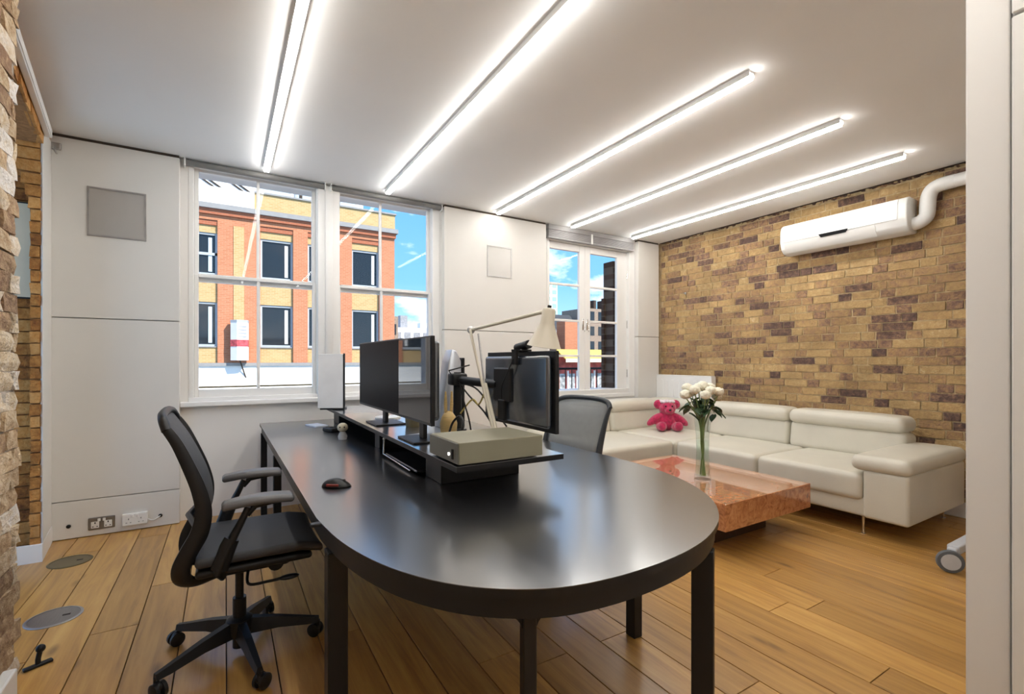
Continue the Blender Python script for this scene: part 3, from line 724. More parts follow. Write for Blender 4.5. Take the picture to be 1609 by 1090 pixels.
# monitors facing the left chair (screens face -X)
def monitor(name, label, x, y, w, h, zb, facing, scr=None, stand=True, back=monitor_back, depth=0.035, rz=0.0):
    t = thing(name, label, 'monitor', (x, y, RZ), rz); s = facing
    bx('bezel', black_plastic, t, -0.009, 0.009, -w/2, w/2, zb-RZ, zb-RZ+h, 0.003, 2)
    bx('screen', scr or screen_mat, t, s*0.0092 if s > 0 else -0.0112, 0.0112 if s > 0 else -0.0092, -w/2+0.007, w/2-0.007, zb-RZ+0.014, zb-RZ+h-0.007)
    b = B(); b.cushion(min(-s*0.008, -s*(0.008+depth)), max(-s*0.008, -s*(0.008+depth)), -w/2+0.02, w/2-0.02, zb-RZ+0.02, zb-RZ+h-0.02, 0.02, n=2); obj('back_shell', b, back, t, smooth='all')
    if stand:
        b = B(); b.box(min(-s*0.03, -s*0.05), max(-s*0.03, -s*0.05), -0.03, 0.03, 0.008, zb-RZ+0.1, 0.003); obj('neck', b, black_metal, t)
        b = B(); b.box(-0.09-s*0.04, 0.09-s*0.04, -0.12, 0.12, 0.0, 0.009, 0.003); obj('stand_foot', b, black_metal, t)
    return t
monitor('monitor', 'wide black glossy monitor facing the left office chair', 0.80, 2.885, 0.89, 0.415, 0.952, -1, mat('matte_screen', (0.004, 0.004, 0.006), 0.4, spec=0.3, ior=1.12))
m2 = monitor('monitor', 'narrower black glossy monitor in front of the wide one, nearer the amplifier', 0.785, 2.20, 0.46, 0.402, 0.958, -1)
# glossy screen at the far end
t = thing('tablet_screen', 'slim upright screen at the far end of the riser, its window reflection coloured silver-white', 'screen', (0.715, 3.90, RZ), math.radians(-24))
bx('back_panel', mat('reflection_white', (0.86, 0.86, 0.86), 0.22, metal=0.1), t, -0.105, 0.085, -0.012, 0.0, 0.012, 0.435, 0.004, 2)  # white colour stands in for the bright window mirrored in the screen
bx('screen', screen_mat, t, -0.100, 0.09, 0.0, 0.006, 0.016, 0.43)
bx('edge_band', black_plastic, t, 0.0855, 0.097, -0.015, 0.01, 0.0, 0.44, 0.003, 2)
bx('hinge_foot', black_plastic, t, -0.09, 0.09, -0.01, 0.10, 0.0, 0.012, 0.003, 1)
# monitor on arm at right, seen from behind
ma = thing('screen_mount', 'black jointed screen mount on a post clamped to the riser with cables', 'mount', (1.085, 2.37, RZ))
b = B(); b.lathe([(0.05, 0), (0.05, 0.012), (0.024, 0.016), (0.022, 0.30), (0.02, 0.32)], n=18); obj('post', b, black_metal, ma, smooth=True)
b = B(); b.box(-0.045, 0.045, -0.04, 0.04, 0.25, 0.315, 0.012, 2); obj('clamp', b, black_plastic, ma, smooth=True)
b = B(); b.tube([(0, 0, 0.28), (0.03, -0.2, 0.272), (0.05, -0.36, 0.268)], 0.022, 12); obj('arm', b, black_metal, ma, smooth=True)
b = B(); b.box(0.035, 0.06, -0.50, -0.34, 0.19, 0.35, 0.006); b.box(0.03, 0.055, -0.45, -0.39, 0.10, 0.2, 0.005); obj('mount_plate', b, black_metal, ma)
b = B(); b.tube([(-0.03, 0.0, 0.3), (-0.06, -0.02, 0.33), (0.03, -0.09, 0.36)], 0.004, 6); obj('cable', b, black_plastic, ma, smooth=True)
for i, pp in enumerate((((0.0, -0.03, 0.26), (0.02, -0.10, 0.20), (0.05, -0.22, 0.12), (0.08, -0.30, 0.02)), ((0.01, -0.02, 0.26), (0.04, -0.14, 0.24), (0.07, -0.24, 0.16), (0.10, -0.36, 0.06)), ((-0.01, -0.05, 0.27), (0.0, -0.08, 0.17), (0.01, -0.12, 0.08), (0.02, -0.13, 0.004)), ((0.02, -0.3, 0.26), (0.03, -0.2, 0.16), (0.02, -0.14, 0.18), (0.0, -0.04, 0.1)))):
    b = B(); b.tube(smooth_path(pp), 0.0045, 6); obj('cable', b, black_plastic if i != 3 else mat('yellow_cable', (0.5, 0.4, 0.12), 0.5), ma, smooth=True)
mb = monitor('monitor', 'black monitor on the arm seen from behind with a webcam clipped on top', 1.17, 1.868, 0.59, 0.345, 0.945, 1, stand=False, back=monitor_back, depth=0.03)
wc = thing('webcam', 'small black webcam clipped to the top edge of the rear-facing monitor', 'webcam', (1.165, 1.83, 1.290))
b = B(); b.box(-0.03, 0.03, -0.03, 0.03, 0.0, 0.01, 0.003); b.box(-0.05, -0.035, -0.02, 0.02, -0.06, 0.008, 0.003); b.box(-0.05, -0.02, -0.02, 0.02, 0.0, 0.01); obj('clip', b, black_plastic, wc)
b = B(); b.tube([(0.0, -0.05, 0.032), (0.0, 0.05, 0.018)], 0.02, 12); obj('camera_body', b, black_plastic, wc, smooth=True)
b = B(); b.tube(smooth_path([(-0.05, 0.0, -0.03), (-0.055, 0.05, -0.10), (-0.06, 0.09, -0.16), (-0.055, 0.10, -0.22)]), 0.003, 6); obj('cable', b, black_plastic, wc, smooth=True)
# silver tower behind the lamp
t = thing('computer_tower', 'slim silver tower standing behind the desk lamp on the riser', 'computer', (1.12, 2.52, RZ), 0.0)
b = B(); b.prism([(-0.075, 0), (0.065, 0), (0.06, 0.38), (0.03, 0.44), (0.0, 0.45), (-0.02, 0.38)], lambda x, z, k: Vector((x, 0.0 if k == 0 else 0.10, z))); ed = list(b.bm.edges); bmesh.ops.bevel(b.bm, geom=ed, offset=0.008, segments=2, affect='EDGES', profile=0.5)
obj('case', b, mat('tower_silver', (0.55, 0.58, 0.64), 0.3, metal=0.6), t, smooth=True)
bx('dark_side', black_plastic, t, 0.066, 0.082, 0.002, 0.098, 0, 0.40, 0.004, 2)
# desk lamp
lp = thing('desk_lamp', 'cream balanced-arm desk lamp with a conical shade behind the amplifier', 'lamp', (1.055, 1.90, RZ))
b = B(); b.lathe([(0.085, 0), (0.085, 0.014), (0.07, 0.024), (0.02, 0.03), (0.016, 0.06)], n=28); obj('base', b, lamp_cream, lp, smooth=True)
elb = Vector((-0.02, 0.2, 0.535)); sh0 = Vector((0.0, -0.425, 0.575)); low0 = Vector((0, 0.0, 0.06)); mid = low0.lerp(elb, 0.45)
off = Vector((0.012, 0.012, 0))
b = B(); b.tube([low0-off, elb-off], 0.007, 8); obj('lower_arm', b, lamp_cream, lp, smooth=True)
b = B(); b.tube([low0+off, mid+off], 0.012, 8); obj('spring_strut', b, lamp_cream, lp, smooth=True)
b = B(); b.tube([elb+Vector((0.03, -0.02, -0.02)), mid+off], 0.005, 8); obj('upper_strut', b, brushed, lp, smooth=True)
b = B(); b.ball(elb, 0.02, 0.02, 0.02, 12, 8); obj('elbow_joint', b, brushed, lp, smooth='all')
b = B(); b.tube([elb, sh0], 0.008, 8); obj('upper_arm', b, lamp_cream, lp, smooth=True)
shd = Vector((-0.06, 0.16, -1)).normalized(); top = sh0+Vector((0.012, 0.012, 0.010))
b = B(); b.lathe([(0.010, -0.002), (0.022, 0.0), (0.026, 0.008), (0.027, 0.055), (0.033, 0.071), (0.063, 0.142), (0.067, 0.149), (0.065, 0.150), (0.060, 0.142), (0.030, 0.071), (0.022, 0.008)], top, 28, shd); obj('shade', b, lamp_cream, lp, smooth=True)
b = B(); b.ball(top+shd*0.085, 0.02, 0.02, 0.026, 14, 10); obj('bulb', b, mat('bulb_white', (0.8, 0.8, 0.76), 0.3), lp, smooth='all')
b = B(); b.lathe([(0.008, -0.012), (0.008, 0.0)], top, 10, shd); obj('shade_knob', b, black_plastic, lp)
# wooden rabbit
rb = thing('rabbit_ornament', 'pale wooden rabbit ornament with two upright ears beside the black arm post', 'ornament', (0.985, 2.26, RZ))
wood_pale = mat('pale_wood', (0.62, 0.43, 0.17), 0.5, stretch=(3, 3, 30), var=0.12)
b = B(); b.lathe([(0.03, 0), (0.042, 0.02), (0.045, 0.06), (0.036, 0.095), (0.02, 0.118), (0.004, 0.125)], n=20); obj('body', b, wood_pale, rb, smooth=True)
for s in (-1, 1):
    b = B(); b.tube([(s*0.014, 0, 0.10), (s*0.017, 0, 0.16), (s*0.017, 0, 0.225)], [0.010, 0.012, 0.006], 10, flat=(1, 0.7)); obj('ear', b, wood_pale, rb, smooth=True)
# pen pot, white lamp base, paper, dark objects
pp = thing('pen_pot', 'squat olive-beige pot on the riser under the wide monitor', 'pot', (0.935, 2.66, RZ))
b = B(); b.lathe([(0.040, 0), (0.044, 0.03), (0.046, 0.085), (0.042, 0.085), (0.040, 0.01)], n=20); obj('body', b, mat('olive_clay', (0.24, 0.20, 0.11), 0.6), pp, smooth=True)
b = B(); b.tube([(0.0, 0.0, 0.01), (0.02, 0.03, 0.12)], 0.004, 6); obj('pen', b, black_plastic, pp)
t = thing('round_stand', 'white round stand with a thin post on the riser below the wide monitor', 'stand', (0.93, 3.14, RZ))
b = B(); b.lathe([(0.085, 0), (0.085, 0.008), (0.08, 0.012), (0.008, 0.014)], n=28); obj('disc', b, plastic_white, t, smooth=True)
b = B(); b.tube([(0, 0, 0.012), (0, 0, 0.09)], 0.009, 10); obj('post', b, lamp_cream, t, smooth=True)
b = B(); b.box(-0.075, 0.075, -0.15, 0.15, 0, 0.003); tag(obj('paper_sheet', b, mat('paper', (0.72, 0.74, 0.78), 0.45), loc=(0.865, 2.22, RZ), rot=(0, 0, 0.25)), 'pale blue-white paper lying on the riser beside the amplifier', 'paper')
t = thing('headset', 'dark headset lying between the paper and the wooden rabbit', 'headphones', (0.94, 2.10, RZ))
b = B(); b.lathe([(0.03, 0), (0.036, 0.008), (0.036, 0.028), (0.024, 0.034)], (0, 0.03, 0), 16); obj('ear_cup', b, black_plastic, t, smooth=True)
b = B(); b.lathe([(0.03, 0), (0.036, 0.008), (0.036, 0.028), (0.024, 0.034)], (0.0, -0.05, 0.0), 16); obj('ear_cup', b, mat('brown_cup', (0.07, 0.035, 0.025), 0.4), t, smooth=True)
b = B(); b.tube(smooth_path([(0, 0.05, 0.03), (0.02, 0.05, 0.08), (0.03, -0.01, 0.115), (0.02, -0.07, 0.08), (0, -0.07, 0.03)]), 0.006, 8); obj('headband', b, black_plastic, t, smooth=True)
t = thing('laptop', 'thin laptop held in a pale wire bracket below the riser', 'laptop', (0.80, 2.27, DZ))
bx('body', mat('dark_laptop', (0.05, 0.05, 0.055), 0.3, metal=0.5), t, -0.07, 0.10, -0.24, 0.24, 0.012, 0.022, 0.003, 1)
b = B(); b.tube([(-0.075, 0.25, 0.095), (-0.078, 0.25, 0.016), (-0.078, -0.18, 0.012)], 0.0035, 8); obj('bracket', b, chrome, t, smooth=True)
b = B(); b.ball((-0.075, 0.25, 0.097), 0.007, u=10, v=8); obj('bracket_knob', b, plastic_white, t, smooth='all')
# mouse
ms = thing('computer_mouse', 'black computer mouse with dark red side on the left of the desk', 'mouse', (0.388, 2.025, DZ), -0.55)
b = B(); vs = b.ball((0, 0, 0.0), 0.06, 0.034, 0.036, 22, 14)
for v in vs:
    if v.co.z < 0.002: v.co.z = 0.002
    v.co.z *= 1.0-0.35*max(0, v.co.x/0.06)
obj('shell', b, black_plastic, ms, smooth='all')
b = B(); b.box(-0.03, 0.02, -0.0345, -0.026, 0.008, 0.018, 0.003, 2); obj('side_grip', b, mat('dark_red', (0.16, 0.02, 0.015), 0.4), ms, smooth=True)
b = B(); b.tube([(0.03, -0.004, 0.026), (0.03, 0.004, 0.026)], 0.006, 10); obj('scroll_wheel', b, arm_rubber, ms)
# far items on the desk beside the riser
t = thing('note_pad', 'small white-blue card pad lying at the far end of the desk', 'notepad', (0.615, 3.98, DZ), 0.3)
bx('pages', mat('pad_pages', (0.66, 0.72, 0.82), 0.4), t, -0.05, 0.05, -0.09, 0.09, 0, 0.01); bx('cover', black_plastic, t, -0.052, 0.052, -0.092, 0.092, -0.0, 0.0009)
t = thing('desk_gadget', 'small black gadget lying at the far end of the desk beside the white pad', 'gadget', (0.66, 3.62, DZ), 0.4)
b = B(); b.cushion(-0.04, 0.04, -0.06, 0.06, 0, 0.03, 0.012, n=2); obj('body', b, black_plastic, t, smooth='all')
bx('display', screen_mat, t, -0.025, 0.025, -0.02, 0.04, 0.0295, 0.0312)
t = thing('figurine', 'small beige figurine with a round head standing by the riser', 'figurine', (0.655, 3.22, DZ))
b = B(); b.lathe([(0.026, 0), (0.03, 0.02), (0.02, 0.045), (0.012, 0.052)], n=14); obj('body', b, mat('grey_resin', (0.4, 0.4, 0.4), 0.4), t, smooth=True)
b = B(); b.ball((0, 0, 0.078), 0.034, 0.034, 0.03, 14, 10); obj('head', b, mat('beige_resin', (0.52, 0.46, 0.33), 0.5), t, smooth='all')
b = B(); b.ball((-0.02, -0.022, 0.082), 0.006, u=8, v=6); b.ball((0.004, -0.03, 0.082), 0.006, u=8, v=6); obj('eyes', b, black_plastic, t, smooth='all')

# ------------------------------------------------------------------ task chairs
def task_chair(name, label, loc, rz, mesh_m, frame_m, star=65, arms=True, bo=0.0):
    c = thing(name, label, 'office chair', loc, rz, 'office chairs at the desk')   # faces local +X, base at z=0
    hub = 0.115
    b = B(); b.lathe([(0.05, 0.085), (0.055, 0.10), (0.05, 0.15), (0.034, 0.16)], n=18); obj('hub', b, black_plastic, c, smooth=True)
    for k in range(5):
        a = math.radians(star+72*k)-rz; d = Vector((math.cos(a), math.sin(a), 0)); sd = Vector((-d.y, d.x, 0))
        b = B(); rings = []
        for r, w, zt, zb_ in ((0.03, 0.026, 0.15, 0.085), (0.15, 0.022, 0.128, 0.085), (0.27, 0.017, 0.098, 0.068), (0.315, 0.014, 0.088, 0.066)):
            p = d*r; rings.append([b.bm.verts.new(p-sd*w+Vector((0, 0, zb_))), b.bm.verts.new(p+sd*w+Vector((0, 0, zb_))), b.bm.verts.new(p+sd*w*0.6+Vector((0, 0, zt))), b.bm.verts.new(p-sd*w*0.6+Vector((0, 0, zt)))])
        for r0, r1 in zip(rings, rings[1:]): b.bridge(r0, r1)
        b.bm.faces.new(rings[0]); b.bm.faces.new(rings[-1][::-1]); st = obj('base_arm', b, black_plastic, c)
        cp = d*0.31; ca = math.radians(20+97*k); ax = Vector((math.cos(ca), math.sin(ca), 0)); pe = Vector((-ax.y, ax.x, 0))
        b = B()
        for s in (-1, 1): b.lathe([(0.022, -0.009), (0.029, -0.006), (0.029, 0.006), (0.022, 0.009)], cp+ax*(s*0.014)+pe*0.012+Vector((0, 0, 0.0295)), 16, ax)
        b.tube([cp+Vector((0, 0, 0.045)), cp+Vector((0, 0, 0.072))], 0.010, 10)
        b.ball(cp+pe*0.008+Vector((0, 0, 0.04)), 0.022, 0.022, 0.02, 12, 8)
        obj('castor', b, black_plastic, st, smooth=True)
    b = B(); b.tube([(0, 0, 0.03), (0, 0, 0.24)], 0.026, 16); b.tube([(0, 0, 0.23), (0, 0, 0.40)], 0.0165, 14); obj('gas_lift', b, black_metal, c, smooth=True)
    b = B(); b.cushion(-0.10, 0.20, -0.09, 0.09, 0.365, 0.435, 0.03, n=3); b.tube([(0.13, -0.13, 0.40), (0.13, 0.13, 0.40)], 0.03, 14); obj('tilt_mechanism', b, black_plastic, c, smooth=True)
    b = B(); b.tube(smooth_path([(0.03, -0.08, 0.38), (0.03, -0.12, 0.335), (0.10, -0.16, 0.345), (0.15, -0.17, 0.35)]), 0.006, 8); lv = obj('lever', b, black_metal, c, smooth=True)
    b = B(); b.ball((0.175, -0.17, 0.35), 0.04, 0.018, 0.010, 12, 8); obj('lever_paddle', b, black_plastic, lv, smooth='all')
    # seat
    b = B(); b.cushion(-0.15, 0.30, -0.235, 0.235, 0.452, 0.490, 0.018, puff=0.008, n=6)
    for v in b.bm.verts:
        t = (v.co.x-0.2)/0.1
        if t > 0: v.co.z -= 0.022*t*t
        v.co.z += 0.02*(v.co.y/0.235)**2
    obj('seat', b, dark_fabric, c, smooth='all')
    b = B(); b.cushion(-0.15, 0.26, -0.215, 0.215, 0.425, 0.455, 0.014, n=2); obj('seat_pan', b, black_plastic, c, smooth='all')
    # back profile (x, z)
    prof = smooth_path([(-0.235, 0, 0.997), (-0.205, 0, 0.945), (-0.17, 0, 0.86), (-0.137, 0, 0.765), (-0.122, 0, 0.68), (-0.135, 0, 0.60), (-0.167, 0, 0.535), (-0.194, 0, 0.47), (-0.187, 0, 0.415), (-0.14, 0, 0.392), (-0.06, 0, 0.405), (0.01, 0, 0.42)], 5)
    for i_, p in enumerate(prof): p.x -= bo*min(1.0, (len(prof)-1-i_)/8.0)
    n = len(prof)
    def half(i):  # half width of the frame along the profile
        z = prof[i].z; t = i/(n-1)
        if t < 0.30: return 0.215
        if t < 0.62: return 0.215-0.03*((t-0.30)/0.32)
        return 0.185-0.075*min(1, (t-0.62)/0.25)
    for s in (-1, 1):
        b = B(); pts = [Vector((p.x, s*half(i), p.z)) for i, p in enumerate(prof)]
        rad = [0.016+0.016*min(1, i/(n*0.45)) if i < n*0.75 else 0.030 for i in range(n)]
        b.tube(pts, rad, 10, flat=(0.55, 1.0)); obj('back_frame', b, frame_m, c, smooth=True)
    tp = prof[0]
    b = B(); b.tube(smooth_path([(tp.x, -0.215, tp.z-0.004), (tp.x-0.012, -0.19, tp.z+0.03), (tp.x-0.02, -0.12, tp.z+0.045), (tp.x-0.022, 0, tp.z+0.048), (tp.x-0.02, 0.12, tp.z+0.045), (tp.x-0.012, 0.19, tp.z+0.03), (tp.x, 0.215, tp.z-0.004)], 5), 0.016, 10); obj('back_top_rail', b, frame_m, c, smooth=True)
    b = B(); i1 = int(n*0.56); rows = []; NW = 10
    ext = [Vector((tp.x-0.022, 0, tp.z+0.045))]+list(prof[:i1])
    for i, p in enumerate(ext):
        hwid = (0.155 if i == 0 else half(max(i-1, 0))-0.006); sag = 0.028*math.sin(PI*min(1, i/len(ext)+0.05))
        rows.append([b.bm.verts.new((p.x+0.004-(-sag+0.0)*(1-(2*k/NW-1)**2), -hwid+2*hwid*k/NW, p.z)) for k in range(NW+1)])
    for r0, r1 in zip(rows, rows[1:]):
        for k in range(NW): b.bm.faces.new((r0[k], r0[k+1], r1[k+1], r1[k]))
    me = obj('back_mesh', b, mesh_m, c, smooth='all')
    sd_ = me.modifiers.new('solid', 'SOLIDIFY'); sd_.thickness = 0.004
    b = B(); b.tube([(-0.145-bo, -0.19, 0.62), (-0.18-bo, 0, 0.62), (-0.145-bo, 0.19, 0.62)], 0.012, 8); b.tube([(-0.18-bo, -0.17, 0.49), (-0.12, -0.13, 0.465), (-0.04, -0.08, 0.445)], 0.014, 8); b.tube([(-0.18-bo, 0.17, 0.49), (-0.12, 0.13, 0.465), (-0.04, 0.08, 0.445)], 0.014, 8); obj('lumbar_bar', b, black_plastic, c, smooth=True)
    for s in ((-1, 1) if arms else ()):
        y = s*0.245
        b = B(); b.tube([(-0.06, s*0.19, 0.42), (-0.075, y, 0.455), (-0.045, y, 0.54), (0.0, y, 0.63), (0.025, y, 0.685)], [0.020, 0.024, 0.024, 0.019, 0.017], 10, flat=(0.7, 1.1)); ap = obj('arm_post', b, black_plastic, c, smooth=True)
        b = B(); b.tube([(-0.072, y, 0.462), (-0.043, y, 0.545), (-0.03, y, 0.572)], [0.030, 0.030, 0.027], 10, flat=(0.75, 1.0)); obj('arm_sleeve', b, black_plastic, ap, smooth=True)
        b = B(); b.tube([(0.02, y, 0.655), (0.05, y, 0.688), (0.16, y, 0.698)], [0.012, 0.013, 0.010], 8); obj('arm_bracket', b, black_plastic, ap, smooth=True)
        b = B(); b.cushion(-0.065, 0.184, y-0.042, y+0.042, 0.695, 0.725, 0.014, puff=0.004, n=4)
        for v in b.bm.verts:
            t = (v.co.x-0.075)/0.14; v.co.z -= 0.012*t*t; v.co.y = y+(v.co.y-y)*(1-0.25*max(0, -t)**2)
        obj('arm_pad', b, arm_rubber, c, smooth='all')
    return c
task_chair('office_chair', 'black mesh office chair with armrests pulled up to the left side of the desk', (0.052, 2.34, 0), 0.0, mesh_fabric('mesh_dark', (0.05, 0.052, 0.056), 0.93), black_plastic)
task_chair('office_chair', 'grey see-through mesh office chair on the far side of the desk by the sofa', (1.53, 2.255, 0), PI+0.20, mesh_fabric('mesh_grey', (0.16, 0.175, 0.19), 0.66), mat('frame_grey', (0.022, 0.026, 0.032), 0.38), star=103, arms=False, bo=0.17).scale = (1, 1, 0.97)

# ------------------------------------------------------------------ sofa
so = thing('corner_sofa', 'cream leather corner sofa with adjustable headrests and chrome legs', 'sofa', (4.4, 2.9, 0))
ox, oy = 4.4, 2.9
def cush(name, x0, x1, y0, y1, z0, z1, r, puff=0.0, ax=2, both=False, rot=None, piv=None, par=None):
    b = B(); b.cushion(x0-ox, x1-ox, y0-oy, y1-oy, z0, z1, r, puff, ax, both, 6, rot, (Vector(piv)-Vector((ox, oy, 0))) if piv else None)
    return obj(name, b, leather, par or so, smooth='all')
SF = 3.88; SB = 4.92
cush('base', SF+0.03, SB, 1.345, 4.36, 0.13, 0.27, 0.02)
cush('base', 2.92, SF+0.06, 3.29, 4.36, 0.13, 0.27, 0.02)
cush('arm', SF+0.005, SB, 1.33, 1.60, 0.13, 0.475, 0.025)
cush('arm_pad', SF-0.02, SB+0.005, 1.315, 1.675, 0.465, 0.575, 0.05, 0.012)
cush('seat_cushion', SF, 4.74, 1.605, 2.385, 0.245, 0.435, 0.04, 0.02)
cush('seat_cushion', SF, 4.74, 2.395, 3.235, 0.245, 0.435, 0.04, 0.02)
cush('seat_cushion', SF+0.01, 4.74, 3.245, 4.12, 0.245, 0.435, 0.04, 0.015)
cush('seat_cushion', 2.92, SF, 3.25, 4.12, 0.245, 0.435, 0.04, 0.015)
Rt = Matrix.Rotation(math.radians(9), 3, 'Y')
for y0, y1 in ((1.62, 2.535), (2.545, 3.44)):
    cush('back_cushion', 4.63, 4.88, y0, y1, 0.40, 0.66, 0.05, 0.015, 0, False, Rt, (4.8, (y0+y1)/2, 0.4))
    h = cush('headrest', 4.63, 4.915, y0, y1, 0.655, 0.785, 0.055, 0.012)
cush('back_cushion', 4.64, 4.89, 3.45, 4.34, 0.40, 0.66, 0.05, 0.01, 0); cush('headrest', 4.66, 4.915, 3.45, 4.34, 0.655, 0.77, 0.055, 0.01)
Rx = Matrix.Rotation(math.radians(-8), 3, 'X')
for x0, x1 in ((2.95, 3.79), (3.80, 4.63)):
    cush('back_cushion', x0, x1, 4.05, 4.30, 0.40, 0.65, 0.05, 0.0, 1, False, Rx, ((x0+x1)/2, 4.2, 0.4))
    cush('headrest', x0, x1, 4.06, 4.34, 0.645, 0.772, 0.055, 0.012)
cush('arm', 2.80, 2.92, 3.27, 4.36, 0.13, 0.50, 0.04)
for x, y in ((3.95, 1.62), (4.88, 1.45), (3.95, 2.9), (3.0, 3.36), (3.0, 4.2), (4.88, 4.2), (4.88, 2.9)):
    b = B(); b.tube([(0, 0, 0), (0, 0, 0.135)], 0.008, 10); b.lathe([(0.016, 0), (0.016, 0.004)], n=12); obj('leg', b, chrome, so, loc=(x-ox, y-oy, 0), rot=(0, 0, 0.9))
# teddy bear
tb_ = thing('teddy_bear', 'magenta plush teddy bear slumped in the corner of the cream sofa', 'teddy bear', (4.36, 3.76, 0.447), -0.62); tb_.scale = (1.12, 1.12, 1.1)
b = B()
b.ball((0, 0, 0.10), 0.10, 0.085, 0.105); b.ball((0, -0.03, 0.235), 0.085, 0.08, 0.075); b.ball((0, -0.10, 0.215), 0.042, 0.04, 0.035)
for s in (-1, 1):
    b.ball((s*0.085, -0.01, 0.27), 0.05, 0.03, 0.05)
    b.ball((s*0.075, -0.09, 0.045), 0.05, 0.10, 0.045); b.ball((s*0.08, -0.165, 0.06), 0.042, 0.03, 0.048)
    R = Matrix.Rotation(s*math.radians(38), 3, 'Y'); b.ball((s*0.125, -0.03, 0.115), 0.042, 0.045, 0.10, rot=Matrix.Rotation(s*math.radians(-52), 3, 'Y'))
bo = obj('body', b, magenta, tb_, smooth='all'); rm = bo.modifiers.new('remesh', 'REMESH'); rm.mode = 'VOXEL'; rm.voxel_size = 0.007; rm.use_smooth_shade = True
sm = bo.modifiers.new('smooth', 'SMOOTH'); sm.iterations = 4
b = B(); b.ball((0, -0.142, 0.222), 0.014, 0.008, 0.010, 10, 8); obj('nose', b, black_plastic, tb_, smooth='all')
for s in (-1, 1):
    b = B(); b.ball((s*0.032, -0.100, 0.258), 0.009, 0.007, 0.009, 10, 8); obj('eye', b, black_plastic, tb_, smooth='all')
b = B(); rnd = random.Random(3)
for k in range(14):
    a = 2*PI*k/14; b.ball((0.065*math.cos(a), -0.02+0.05*math.sin(a), 0.300+rnd.uniform(-.004, .006)), 0.016, u=8, v=6)
obj('frilly_headband', b, mat('frill_white', (0.78, 0.68, 0.72), 0.8), tb_, smooth='all')

# ------------------------------------------------------------------ coffee table, vase, flowers
ct = thing('coffee_table', 'low square coffee table of polished orange burl with a mirror-like top', 'coffee table', (3.17, 2.46, 0))
bx('top_block', burl, ct, -0.50, 0.50, -0.62, 0.62, 0.175, 0.35, 0.004, 2)
bx('plinth', mat('plinth_dark', (0.05, 0.02, 0.01), 0.3), ct, -0.30, 0.30, -0.40, 0.40, 0.0, 0.175)
VX, VY, VZ = 3.105, 2.335, 0.35
vs = thing('glass_vase', 'tall clear glass vase of water standing on the burl coffee table', 'vase', (VX, VY, VZ))
b = B(); b.lathe([(0.058, 0), (0.062, 0.006), (0.052, 0.06), (0.046, 0.20), (0.048, 0.33), (0.062, 0.46), (0.060, 0.46), (0.0455, 0.33), (0.0435, 0.20), (0.049, 0.06), (0.045, 0.025), (0.002, 0.025)], n=32); obj('body', b, vase_glass, vs, smooth=True)
b = B(); b.lathe([(0.001, 0.03), (0.047, 0.03), (0.0475, 0.06), (0.0425, 0.20), (0.0435, 0.29), (0.001, 0.29)], n=28, cap=False); obj('water', b, thin_glass('water', (0.94, 0.97, 0.94), 0.0, 1.1), vs, smooth=True)
rnd = random.Random(11)
heads = [(-0.11, 0.03, 0.66), (-0.055, -0.06, 0.65), (0.0, 0.02, 0.675), (0.055, -0.05, 0.645), (0.11, 0.0, 0.635), (-0.03, 0.09, 0.66), (0.05, 0.08, 0.66), (-0.08, 0.07, 0.62), (0.10, 0.05, 0.60), (0.02, -0.10, 0.615), (-0.12, -0.03, 0.61)]
desc = ['leftmost outer', 'front left', 'topmost central', 'front right', 'far right', 'back left', 'back right', 'low back left', 'low right', 'lowest front', 'low left']
for i, ((hx, hy, hz), ds) in enumerate(zip(heads, desc)):
    # spread seen across the view direction
    ca, sa = math.cos(-0.93), math.sin(-0.93); wx, wy = hx*ca-hy*sa, hx*sa+hy*ca
    t = thing('chrysanthemum', 'cream-white chrysanthemum in the glass vase, the %s bloom' % ds, 'flower', (VX, VY, VZ+0.03), 0, 'cream flowers in the vase')
    r = rnd.uniform(0.040, 0.046)
    bm = bmesh.new(); bmesh.ops.create_icosphere(bm, subdivisions=4, radius=1.0)
    for v in bm.verts:
        d = v.co.normalized(); q = noise.noise(d*6.5+Vector((i*3.1, 0, 0))); rr = r*(0.92+0.16*q)+0.004*math.sin(d.x*23+i)*math.sin(d.y*21)*math.sin(d.z*19)
        v.co = Vector((wx, wy, hz)) + Vector((d.x*rr, d.y*rr, d.z*rr*0.82))
    obj('bloom', bm, petal, t, smooth='all')
    a = rnd.uniform(0, 2*PI); st = smooth_path([(0.022*math.cos(a), 0.022*math.sin(a), 0.0), (0.012*math.cos(a+2.6), 0.012*math.sin(a+2.6), 0.24), (wx*0.25, wy*0.25, 0.42), (wx, wy, hz-0.02)], 5)
    b = B(); b.tube(st, 0.0045, 6); obj('stem', b, stem_green, t, smooth=True)
    for k in range(3):
        p = Vector((wx*0.8, wy*0.8, hz-0.085-0.03*k)); an = rnd.uniform(0, 2*PI); dv = Vector((math.cos(an), math.sin(an), -0.35)); sv = Vector((-math.sin(an), math.cos(an), 0.2))
        b = B(); L_ = rnd.uniform(0.055, 0.08); row = []
        for q in range(6):
            u = q/5; w = 0.026*math.sin(PI*min(0.98, u*0.9+0.08)); cc = p+dv*(L_*u)-Vector((0, 0, 0.03*u*u))
            row.append([b.bm.verts.new(cc-sv*w+Vector((0, 0, 0.008))), b.bm.verts.new(cc), b.bm.verts.new(cc+sv*w+Vector((0, 0, 0.008)))])
        for r0, r1 in zip(row, row[1:]):
            for z_ in range(2): b.bm.faces.new((r0[z_], r0[z_+1], r1[z_+1], r1[z_]))
        lo = obj('leaf', b, leaf_green, t, smooth='all'); sdm = lo.modifiers.new('s', 'SOLIDIFY'); sdm.thickness = 0.0015

